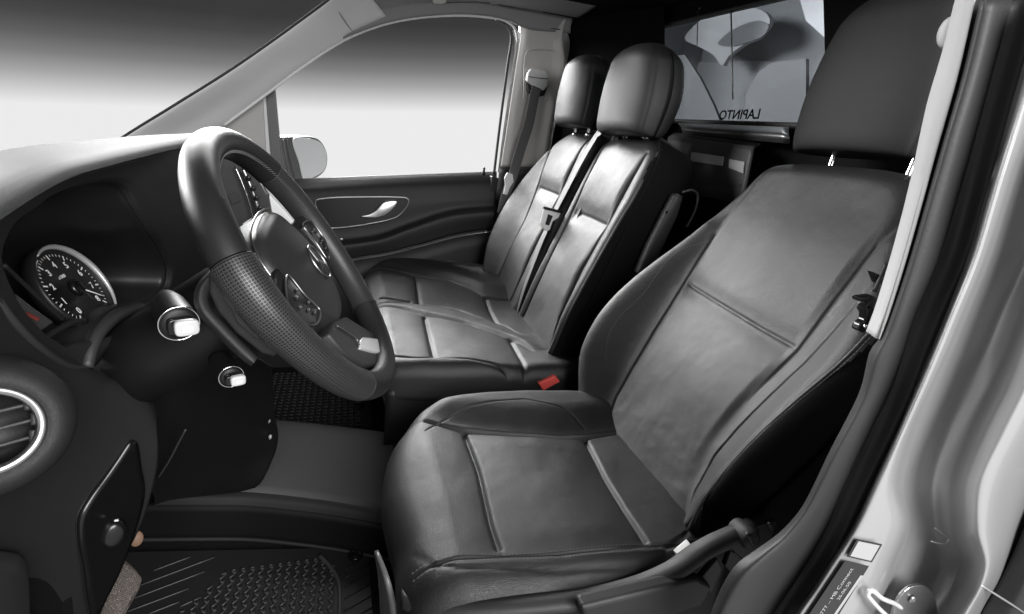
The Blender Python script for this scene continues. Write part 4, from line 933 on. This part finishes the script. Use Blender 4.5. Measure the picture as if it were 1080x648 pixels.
    for px_, py_, w in ((94, 549, .006), (89, 545, .003), (103, 587, .0028), (124, 533, .007), (92, 554, .003)):
        box('symbol', E_((px_, py_), o=-.0135)[0], (w*.6, .001, .0022), M['print_dim'], s_, (0, -.7, 0), bev=0)
    box('metal_button', E_((110, 624), o=-.014)[0], (.006, .003, .010), M['satin'], s_, (0, .3, 0), bev=.001)
    # handle recess lower left
    hc = E_((-40, 548), (0, 552), (30, 553), (52, 557), (66, 570), (73, 595), (77, 625), (80, 660), (70, 720), (-40, 720), o=-.003)
    ph = prism('handle_recess', hc, (-.004, -.006, .0), M['plastic_dark'], root, .003)
    prism('release_handle', E_((-40, 588), (0, 590), (18, 592), (27, 602), (30, 625), (32, 680), (-40, 680), o=-.030), (-.006, .016, 0), M['plastic_mid'], ph, .006, True)
    # ---- knee panel / dark lower dash
    k0 = YD((96, 396, -.05), (110, 375, -.03), (135, 350, .0), (170, 335, .04), (210, 345, .08), (250, 365, .12), (285, 385, .2))
    k1 = YD((110, 420, -.04), (130, 410, -.02), (160, 400, .02), (195, 400, .06), (230, 405, .12), (262, 420, .2), (288, 441, .28))
    k2 = YD((140, 460, .0), (155, 455, .02), (180, 450, .06), (210, 450, .12), (240, 452, .18), (268, 456, .24), (291, 459, .3))
    k3 = YD((150, 500, .04), (165, 495, .07), (190, 490, .12), (215, 488, .17), (240, 486, .22), (266, 482, .27), (288, 478, .30))
    k4 = YD((160, 530, .10), (175, 525, .12), (195, 522, .16), (215, 520, .20), (235, 518, .24), (252, 516, .27), (268, 512, .29))
    k5 = [p+np.array([-.15, .10, .02]) for p in k4]
    loft('knee_panel', [k0, k1, k2, k3, k4, k5], M['plastic_dark'], root, 60, 8, .006)
    tube('cable', YD((196, 453, .02), (188, 468, .03), (178, 487, .04), (167, 504, .05)), .0016, M['plastic_mid'], root, 20, 6)
    for a in ((283.5, 444), (285, 461)): lathe('clip', on(1, .262, *a), (0, -1, .2), [(0, .003), (.003, .002), (.0035, -.002)], M['bracket'], root, 12, sx=1.6)
    # lower front wall behind everything
    box('firewall', (-1.34, .45, .35), (.04, 1.95, .85), M['plastic_dark'], root, bev=0)
    box('under_dash', (-1.12, .75, .62), (.42, 1.1, .30), M['plastic_dark'], root, bev=.04)
    # passenger side face of the dash
    g0 = [np.array([-.86, .36, .885]), np.array([-.88, .8, .885]), np.array([-.92, 1.32, .875])]; g1 = [np.array([-.80, .36, .80]), np.array([-.80, .8, .80]), np.array([-.84, 1.32, .79])]
    g2 = [np.array([-.84, .40, .60]), np.array([-.82, .8, .60]), np.array([-.86, 1.32, .60])]; g3 = [np.array([-.95, .40, .46]), np.array([-.95, .8, .46]), np.array([-.98, 1.32, .46])]
    loft('passenger_fascia', [g0, g1, g2, g3], M['plastic_mid'], root, 30, 8, .01)
    return root
dash()
def centre_screen():
    root = thing('centre_screen', 'centre console screen with chrome strips and buttons seen through the steering wheel', 'screen', on(1, .42, 262, 240))
    f = lambda y, *pts: [on(1, y, *p) for p in pts]
    prism('screen_panel', f(.40, (226, 160), (262, 166), (283, 205), (290, 245), (262, 262), (236, 230)), (0, .02, 0), M['screen'], root, .004)
    tube('chrome_strip', f(.385, (256, 178), (264, 196), (271, 216), (277, 240)), .0045, M['satin'], root, 20, 8)
    tube('chrome_strip', f(.385, (248, 176), (257, 197), (264, 218), (269, 243)), .0018, M['chrome'], root, 20, 8)
    for q in ((262, 188), (267, 199), (270.5, 209), (274, 220), (277, 231)):
        box('button', on(1, .375, *q), (.008, .012, .010), M['gloss'], root, (0, .3, 0), .002)
    prism('console_side', f(.41, (272, 193), (300, 222), (312, 236), (285, 250), (276, 225)), (0, .03, 0), M['light'], root, .004)
    prism('map_tile', f(.398, (256, 236), (268, 228), (272, 233), (259, 243)), (0, -.002, 0), M['light'], root, .0005)
    prism('map_tile', f(.398, (240, 206), (250, 203), (254, 212), (245, 216)), (0, -.002, 0), M['trimgrey'], root, .0005)
centre_screen()
# ------------------------------------------------------------------ steering wheel
WO = np.array([-.6093, -.0473, .8031]); wn = np.array([.82125, -.08211, .56463]); wn /= np.linalg.norm(wn)
wu = np.array([0, 0, 1.])-wn[2]*wn; wu /= np.linalg.norm(wu); wr_ = np.cross(wu, wn)
WF = Frame(WO, wr_, wu, wn)
def wheel():
    root = thing('steering_wheel', 'black leather steering wheel with perforated grips, round emblem and one silver lower spoke', 'steering wheel', WO)
    A = np.array([-134, -120, -94, -70, -45, -21, 2, 24, 42, 62, 93, 127, 146, 160, 172, 185, 202, 226]); R = np.array([.174, .175, .180, .182, .179, .172, .174, .179, .184, .182, .172, .172, .178, .183, .186, .181, .174, .174])
    def rad(a):
        a = (a+134) % 360-134; return np.interp(a, np.r_[A], np.r_[R])
    def seg(name, a0, a1, r0, mt, n, perf=False, parent=None):
        aa = np.linspace(a0, a1, n); m = 28; V = []; UV = []
        L_ = 0; prev = None
        for a in aa:
            t = math.radians(a); rr = np.mean([rad(a+d) for d in (-14, -9, -5, 0, 5, 9, 14)])
            e = np.array([math.cos(t), math.sin(t)]); c = WF.to3([e*rr], 0)[0]
            if prev is not None: L_ += np.linalg.norm(c-prev)
            prev = c
            er = e[0]*wr_+e[1]*wu; q = r0(a) if callable(r0) else r0
            for k in range(m):
                f = 2*math.pi*k/m; V.append(c+q*(math.cos(f)*er+1.06*math.sin(f)*wn)); UV.append((L_/.0029, k/m*2*math.pi*q/.0029))
        F = grid(n, m, True); o = mesh(name, V, F, mt, parent)
        uvl = o.data.uv_layers.new(name='UVMap'); li = np.zeros(len(o.data.loops), 'i'); o.data.loops.foreach_get('vertex_index', li)
        UV = np.array(UV); W_ = UV[li].copy()
        # fix wrap seam
        lv = W_.reshape(-1, 4, 2); hi = lv[:, :, 1].max(1)-lv[:, :, 1].min(1) > 10
        for i in np.where(hi)[0]:
            per = (2*math.pi*.0205/.0029); lv[i, lv[i, :, 1] < per/2, 1] += (round(lv[i, :, 1].max()/(1-1/28)*1.0) if False else lv[i, :, 1].max()*28/27)
        uvl.data.foreach_set('uv', lv.ravel()); return o
    rt = lambda a: .0180+.0012*math.exp(-((a-150)/18)**2)+.0012*math.exp(-((a-40)/18)**2)
    rp = lambda a: .0192+.0018*math.exp(-((a-168)/14)**2)
    rb = lambda a: .0182
    seg('rim_top', 44, 161.5, rt, M['rimleather'], 90, parent=root)
    seg('grip', 162.5, 234, rp, M['perf'], 90, parent=root)
    seg('rim_bottom', 235, 318, rb, M['rimleather'], 60, parent=root)
    seg('grip', 319, 403, rb, M['perf'], 80, parent=root)
    for a in (44-.5, 162, 234.5, 318.5):
        t = math.radians(a); e = np.array([math.cos(t), math.sin(t)]); rr = np.mean([rad(a+d) for d in (-14, -9, -5, 0, 5, 9, 14)]); c = WF.to3([e*rr])[0]; er = e[0]*wr_+e[1]*wu
        tube('seam_ring', [c+.0184*(math.cos(f)*er+1.06*math.sin(f)*wn) for f in np.linspace(0, 2*np.pi, 24, endpoint=False)], .0009, M['rubber'], root, 50, 6, True)
    # stitching along the inner side of the rim
    V = []; F = []
    for a in np.arange(20, 158, 1.7):
        for sgn in (1, -1):
            pts = []
            for da, f in ((0, 2.55 if sgn > 0 else 2.75), (.7*sgn, 2.65)):
                t = math.radians(a+da); e = np.array([math.cos(t), math.sin(t)]); rr = np.mean([rad(a+d) for d in (-14, -9, -5, 0, 5, 9, 14)]); er = e[0]*wr_+e[1]*wu
                c = WF.to3([e*rr])[0]; pts.append(c+.0189*(math.cos(f)*er+1.06*math.sin(f)*wn))
            v, f_ = tube_vf(pts, .0006, 3, 4); b = len(V); V += list(v); F += [tuple(i+b for i in q) for q in f_]
    mesh('rim_stitching', V, F, M['thread'], root)
    # hub
    rot = math.radians(9); c_, s_ = math.cos(rot), math.sin(rot)
    def Rr(x, y): return (x*c_-y*s_+.004, x*s_+y*c_-.004)
    ho = [Rr(p[0]*1.08, p[1]*1.12) for p in ((-.052, .068), (0, .073), (.052, .068), (.080, .050), (.086, .022), (.080, -.010), (.068, -.04), (.048, -.062), (.022, -.070), (-.022, -.070), (-.048, -.062), (-.068, -.04), (-.080, -.010), (-.086, .022), (-.080, .050))]
    hf = Frame(WF.to3([[0, 0]], -.004)[0], wr_, wu, wn)
    hub = pad('airbag_cover', hf, ho, (0, 0), .05, .012, lambda P: .020*np.clip(1-(np.hypot(P[:, 0], P[:, 1])/.095)**2, 0, 1), M['plastic_hub'], root, 240, 50, .01)
    tube('chrome_edge', [hf.to3([Rr(*p)], -.004)[0] for p in ((-.094, .030), (-.088, .054), (-.062, .080), (0, .087), (.042, .083), (.064, .077))], .0013, M['satin'], root, 60, 8)
    # emblem
    ec = hf.to3([Rr(0, .0)], .0225)[0]
    tube('emblem_ring', [ec+.0235*(math.cos(q)*wr_+math.sin(q)*wu) for q in np.linspace(0, 2*np.pi, 24, endpoint=False)], .0017, M['satin'], hub, 90, 8, True)
    for k in range(3):
        q = rot+math.radians(90+120*k); tube('emblem_star', [ec, ec+.0235*(math.cos(q)*wr_+math.sin(q)*wu)], [.0032, .0022, .0009], M['satin'], hub, 8, 8, flat=(.5, 1), up=wn)
    # spokes
    def spoke(name, uv, d, th, mt, bev=.004, parent=root, dv=None):
        return prism(name, [WF.to3([Rr(*p)], d if dv is None else dv[i])[0] for i, p in enumerate(uv)], -wn*th, mt, parent, bev, True)
    for s in (-1, 1):
        o = [(s*.072, .044), (s*.120, .036), (s*.165, .030), (s*.172, .0), (s*.168, -.026), (s*.12, -.034), (s*.070, -.042), (s*.080, 0)]
        if s < 0: o = o[::-1]
        spoke('spoke', o, .000, .020, M['plastic_dark'])
        pd = [(s*.090, .030), (s*.128, .026), (s*.146, .018), (s*.144, -.010), (s*.118, -.026), (s*.084, -.026), (s*.090, .0)]
        if s < 0: pd = pd[::-1]
        b = spoke('button_pod', pd, .006, .008, M['gloss'], .002)
        tube('pod_rim', catmull([WF.to3([Rr(*p)], .0068)[0] for p in pd], 60, True), .0011, M['satin'], b, 80, 6, True)
        for (x, y) in ((.104, .014), (.120, .012), (.102, -.006), (.118, -.008), (.108, -.018), (.132, .004)):
            q = WF.to3([Rr(s*x, y)], .0072)[0]
            tube('pod_button', [q, q+wr_*.006], .0022, M['trimgrey'], b, 4, 8, flat=(.5, 1), up=wn)
            q = WF.to3([Rr(s*x+.002, y)], .0088)[0]
            tube('pod_symbol', [q, q+wr_*.002], .0005, M['print_dim'], b, 4, 6)
    def wp(pts, d): return [WF.to3([WF.px(*q, d)], d)[0] for q in pts]
    ls = prism('lower_spoke', wp([(352, 338), (366, 334), (392, 350), (404, 358), (409, 372), (402, 384), (384, 386), (362, 370), (347, 352)], .002), -wn*.020, M['plastic_mid'], root, .004, True)
    prism('silver_insert', wp([(380.5, 359), (384, 355.5), (402, 357.5), (406, 372), (395, 371), (381, 367)], .0065), -wn*.012, M['silver_insert'], ls, .002, True)
    tube('chrome_line', wp([(355, 344), (366, 351), (377, 359), (379, 366)], .004), .0016, M['satin'], ls, 30, 8)
    prism('spoke_gap', wp([(384, 389), (392, 380), (402, 378), (399, 390), (390, 395)], -.006), -wn*.004, M['gloss'], ls)
    return root
wheel()
def column():
    root = thing('steering_column', 'black steering column shroud behind the wheel with two short stalks ending in white caps', 'steering column', WO-wn*.15)
    c = WO-wn*.03
    lathe('column_tube', WO-wn*.30, wn, [(.055, 0), (.06, .10), (.065, .20), (.060, .26), (.05, .28)], M['plastic_dark'], root, 40, sx=.9)
    def C(y, *pts): return [on(1, y, *p) for p in pts]
    a0 = C(-.13, (222, 285), (208, 300), (204, 316), (209, 332), (226, 352), (242, 368), (256, 380), (264, 386))
    a1 = C(-.155, (226, 286), (213, 301), (209.5, 316), (214, 330), (230, 348), (246, 364), (260, 377), (268, 383))
    a2 = C(-.15, (232, 292), (222, 304), (219, 316), (223, 327), (238, 343), (252, 358), (265, 371), (272, 378))
    a3 = C(-.11, (236, 298), (228, 306), (226, 316), (229, 324), (244, 338), (257, 351), (270, 364), (276, 372))
    loft('shroud', [[p+np.array([0, .05, 0]) for p in a0], a0, a1, a2, a3], M['plastic_mid'], root, 60, 7, .003)
    lf = prism('paddle_back', C(-.212, (224, 281), (236, 294), (257, 322), (272, 338), (300, 368), (290, 378), (276, 374), (248, 352), (229, 329), (219.5, 309), (219, 292)), (0, .02, 0), M['plastic'], root, .004, True)
    prism('paddle', C(-.218, (241, 322), (245, 323), (262, 336), (279, 349), (287, 356), (283, 362), (268, 357), (250, 341)), (0, .006, 0), M['trimgrey'], lf, .002, True)
    # stalks
    for (px_, py_, y, R, dx, dy, hl) in ((189, 341.5, -.15, .0195, 8, 4, .05), (244, 397.5, -.135, .0135, 7, 3.5, .04)):
        p = on(1, y, px_, py_); e = on(1, y-.022, px_+dx, py_+dy); ax = np.array([.42, -.88, -.05]); ax /= np.linalg.norm(ax)
        st = lathe('stalk', p-ax*hl, ax, [(R*.75, -.02), (R*.92, 0), (R*1.0, hl-.006), (R*.98, hl), (R*.80, hl+.003), (R*.5, hl+.004), (0, hl+.004)], M['plastic_dark'], root, 40)
        u = np.array([0, 0, 1.])-ax[2]*ax; u /= np.linalg.norm(u); v = np.cross(u, ax)
        tube('chrome_ring', [p+R*.97*(math.cos(q)*v+math.sin(q)*u) for q in np.linspace(0, 2*np.pi, 24, endpoint=False)], R*.055, M['chrome'], st, 80, 8, True)
        k = R*.50; sq = []
        for q in np.linspace(0, 2*np.pi, 40, endpoint=False):
            cx, sy = math.cos(q), math.sin(q); m_ = (abs(cx)**4+abs(sy)**4)**(-.25); sq.append(e+k*m_*(cx*v*1.15+sy*u*.9)-ax*.004)
        prism('cap', sq, ax*.008, M['white'], st, .0022, True)
        i_ = [e+(s-e)*.5+ax*.0062 for s in sq]; prism('cap_symbol', i_, ax*.0004, M['cap_print'], st, 0)
        prism('cap_collar', [p+(s-e)*1.12+ax*.0035 for s in sq], ax*.012, M['gloss'], st, .002, True)
column()
# ------------------------------------------------------------------ seat belts
def strap(name, pts, w, wdir, mt, parent, n=80, th=.0012):
    C = catmull(pts, n); T = np.gradient(C, axis=0); T /= np.linalg.norm(T, axis=1)[:, None]
    Wd = catmull(wdir, n) if np.ndim(wdir[0]) else np.tile(np.array(wdir, float), (n, 1))
    Wd = Wd-(Wd*T).sum(1)[:, None]*T; Wd /= np.linalg.norm(Wd, axis=1)[:, None]; N = np.cross(T, Wd)
    rows = []
    for s, h in ((-1, 0), (-.94, .5), (-.86, .35), (0, .3), (.86, .35), (.94, .5), (1, 0)): rows.append(C+Wd*s*w/2+N*th*h)
    V = np.array(rows); o = mesh(name, V.reshape(-1, 3), grid(7, n), mt, parent); solid(o, th, -1); return o
def belts():
    r1 = thing('seat_belt', 'grey seat belt hanging from the pillar beside the side window', 'seat belt', (.15, 1.3, 1.1), 'seat belts of the passenger bench')
    pts = YD((566, 92, 1.285), (563, 105, 1.28), (558, 130, 1.275), (550, 155, 1.26), (541, 185, 1.25), (534, 205, 1.25), (529, 225, 1.26))
    strap('webbing', pts, .044, (1, .25, 0), M['belt'], r1)
    tg = prism('belt_tongue', Y(1.225, (535, 182), (541, 184), (542, 192), (538, 198), (535, 206), (531, 205), (533, 196), (532, 188)), (0, .008, 0), M['tongue'], r1, .002)
    r2 = thing('seat_belt', 'grey seat belt lying over the outer bench backrest with a metal tongue', 'seat belt', (.15, .85, .8), 'seat belts of the passenger bench')
    pts = YD((638, 136, .70), (630, 142, .735), (613, 170, .77), (600, 195, .785), (586, 222, .80), (573, 250, .79), (562, 278, .78), (552, 305, .77), (543, 335, .77), (540, 352, .78))
    strap('webbing', pts, .046, (.15, 1, .0), M['belt'], r2)
    strap('webbing', [p+np.array([.015, -.035, .0]) for p in YD((642, 136, .70), (636, 150, .72), (622, 178, .72), (606, 206, .72), (592, 240, .72), (576, 275, .72), (562, 310, .72), (553, 345, .72))], .05, (.15, 1, 0), M['belt_dark'], r2)
    t_ = prism('belt_tongue', Y(.765, (574, 219), (592, 224), (589, 230), (583, 234), (580, 243), (575, 244), (570, 236), (572, 227)), (0, .006, 0), M['tongue'], r2, .002)
    prism('tongue_slot', Y(.764, (578, 226), (583, 228), (579, 238), (575, 237)), (0, -.001, 0), M['plastic_dark'], t_, 0)
    tube('tongue_bar', Y(.760, (573, 219), (583, 221.5), (593, 224)), .004, M['plastic_dark'], t_, 8, 8)
    b = thing('belt_buckle', 'black belt buckle with a red release button between driver seat and bench', 'buckle', on(1, .335, 579, 406))
    a = Y(.325, (568, 405), (586, 396.5), (591, 403), (573, 413))
    prism('red_button', a, (0, .018, 0), M['red'], b, .003)
    prism('buckle_body', Y(.335, (570, 404), (588, 396), (606, 440), (590, 448)), (0, .02, 0), M['plastic_dark'], b, .004)
    r3 = thing('belt_anchor', 'black belt guide and metal anchor against the near door pillar', 'belt guide', on(1, -.33, 918, 330))
    prism('guide', Y(-.335, (906, 314), (921, 312), (930, 318), (926, 330), (915, 336), (910, 326), (917, 320), (906, 318)), (0, .01, 0), M['gloss'], r3, .002)
    prism('guide', Y(-.34, (914, 325), (924, 326), (920, 345), (912, 352), (905, 349), (908, 342), (913, 338)), (0, .01, 0), M['gloss'], r3, .002)
    tube('guide_rod', Y(-.338, (935, 278), (929, 292), (922, 308)), .0022, M['plastic_dark'], r3, 10, 8)
    prism('guide', Y(-.336, (922, 287), (930, 291), (934, 300), (927, 300)), (0, .01, 0), M['gloss'], r3, .002)
    lathe('anchor_bolt', on(1, -.342, 912, 344), (0, -1, 0), [(0, .003), (.002, .003), (.003, 0)], M['chrome'], r3, 12)
    # belt strap receiver beside the middle backrest
    f = thing('folded_armrest', 'dark armrest frame standing upright between the bench and driver backrests', 'armrest', on(1, .36, 705, 240))
    q0 = Y(.355, (714, 204), (722, 207), (716, 228), (700, 262), (688, 290), (672, 290), (684, 262), (702, 226))
    prism('armrest_body', q0, (0, .03, 0), M['trimgrey'], f, .008, True)
    tube('armrest_loop', Y(.35, (720, 203), (730, 201), (736, 206), (733, 222), (724, 240)), .003, M['trimgrey'], f, 24, 8)
    lathe('peg', on(1, .353, 703, 224), (-.3, -1, 0), [(0, .003), (.003, .002), (.004, 0)], M['gloss'], f, 12)
belts()
# ------------------------------------------------------------------ footwell
def foot():
    # console step between footwells
    st = thing('centre_step', 'low dark carpeted step between the two footwells', 'floor step', (-.75, .5, 0))
    z1 = .12
    top_b = Z(z1, (120, 430), (200, 436), (290, 443.5), (345, 449.5), (400, 456.5), (440, 462))
    top_f = Z(z1, (120, 519), (200, 519), (262, 520), (310, 524.5), (352, 530), (392, 537), (430, 545))
    e1 = [p+np.array([0, -.012, -.006]) for p in top_f]; e2 = [p+np.array([0, -.020, -.022]) for p in top_f]
    bt = [np.array([p[0], p[1]-.028, .004]) for p in top_f]
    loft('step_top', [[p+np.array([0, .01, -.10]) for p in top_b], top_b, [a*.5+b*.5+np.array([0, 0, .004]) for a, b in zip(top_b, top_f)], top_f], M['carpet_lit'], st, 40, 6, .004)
    loft('step_edge', [top_f, e1, e2], M['plastic_step'], st, 60, 5, .003)
    loft('step_side', [[p+np.array([0, .002, 0]) for p in e2], bt], M['plastic_dark'], st, 40, 5, .003)
    tube('step_strip', [np.array([p[0], p[1]-.032, .010]) for p in top_f], .005, M['plastic_step'], st, 40, 8)
    # driver mat
    mt = thing('floor_mat', 'black ribbed rubber mat in the driver footwell with a round fastener', 'floor mat', (-.75, .1, .006), 'rubber floor mats')
    zz = .006
    pl = Z(zz, (100, 585), (388, 579), (396, 700), (60, 720))
    prism('mat_base', [p for p in pl], (0, 0, .005), M['mat'], mt, 0)
    for a, b in (((162, 602), (201, 587.5)), ((148, 617.5), (226, 588)), ((142, 631), (216, 603)), ((135, 645), (199, 621)), ((157, 647.5), (189, 635)), ((190, 640), (212, 630))):
        tube('rib', Z(.0115, a, b), .0017, M['mat_hi'], mt, 6, 6)
    for a, b in (((364, 601), (378, 593)), ((363, 610), (392, 594)), ((363, 620), (392, 603)), ((363, 632), (392, 615)), ((363, 645), (392, 628)), ((372, 652), (392, 641))):
        tube('groove_rib', Z(.0115, a, b), .0016, M['plastic_dark'], mt, 6, 6)
    tube('raised_border', Z(.012, (337, 586), (345, 594), (354, 606), (358, 618), (358.5, 650), (359, 700)), .005, M['mat_hi'], mt, 40, 8)
    V = []; F = []
    def seg(a, b, r=.0021):
        v, f = tube_vf([a, b], r, 3, 5); k = len(V); V.extend(v); F.extend([tuple(i+k for i in q) for q in f])
    A = Z(.0125, (232, 590))[0]; B = Z(.0125, (336, 588))[0]; Cc = Z(.0125, (352, 610))[0]; Dd = Z(.0125, (352, 690))[0]; E = Z(.0125, (165, 690))[0]
    # cells in world coordinates
    x0, x1, y0, y1 = E[0]+.02, Dd[0]-.006, Dd[1], B[1]-.004
    g = .019
    nx = int((x1-x0)/g)+1
    for i in range(nx):
        x = x1-i*g
        ytop = min(y1, y1-(x-(x1-.03))*.9 if x > x1-.03 else y1, y0+(x-x0+.10)*1.5)
        y = y0
        while y < ytop:
            seg(np.array([x, y, .0125]), np.array([x-g*.5, min(y+g*.62, ytop), .0125])); seg(np.array([x-g*.5, min(y+g*.62, ytop), .0125]), np.array([x, min(y+g*1.24, ytop), .0125]))
            seg(np.array([x, y, .0125]), np.array([x+.0*g, y+g*.55, .0125]), .0017)
            y += g*1.24
    mesh('cell_pattern', V, F, M['mat_hi'], mt)
    lathe('fastener', Z(.012, (375, 586))[0], (0, 0, 1), [(0, .003), (.004, .0045), (.008, .004), (.010, .001), (.0135, .002), (.0150, .006), (.017, .005), (.018, 0)], M['gloss'], mt, 40)
    # passenger mat
    pm = thing('floor_mat', 'black grid patterned rubber mat in the far passenger footwell', 'floor mat', (-.7, 1.0, .006), 'rubber floor mats')
    pl = Z(.004, (240, 395), (392, 395), (392, 452), (270, 450)); prism('mat_base', pl, (0, 0, .004), M['mat'], pm, 0)
    V.clear(); F.clear()
    X0, X1 = pl[0][0], pl[2][0]-.04
    for i in range(26):
        x = X1-i*.022
        for j in range(20):
            y = .86+j*.022
            seg(np.array([x, y, .010]), np.array([x-.014, y+.004, .010]), .0022)
            if (i+j) % 2: seg(np.array([x, y, .010]), np.array([x-.002, y+.018, .010]), .0016)
    mesh('cell_pattern', V, F, M['mat_hi'], pm)
    lathe('fastener', Z(.010, (379, 429))[0], (0, 0, 1), [(0, .004), (.008, .004), (.011, .001), (.016, .003), (.018, 0)], M['gloss'], pm, 24)
    # pedals
    pd = thing('foot_pedal', 'worn drilled metal pedal plate at the lower left footwell', 'pedal', on(1, -.02, 128, 620))
    fr = YD((127, 590, .03), (134, 594, .03), (143, 603, .025), (149, 611, .02), (146, 622, .01), (138, 636, -.005), (128, 655, -.02), (98, 655, -.02), (108, 632, -.005), (117, 610, .01))
    prism('pedal_plate', fr, (0, .006, -.004), M['pedal'], pd, .003)
    c = on(1, .1, 144, 568.5)
    p2 = thing('brake_pad', 'small round tan pad on the pedal lever beside the dashboard', 'pedal', c)
    lathe('pad', c, (.35, -.85, .3), [(0, .003), (.010, .003), (.0115, 0), (.011, -.006)], M['wood'], p2, 28, sx=1.15, sy=.85)
    tube('lever', [c+np.array([0, .008, 0]), c+np.array([-.06, .05, .18])], .006, M['plastic_dark'], p2, 8, 8)
foot()
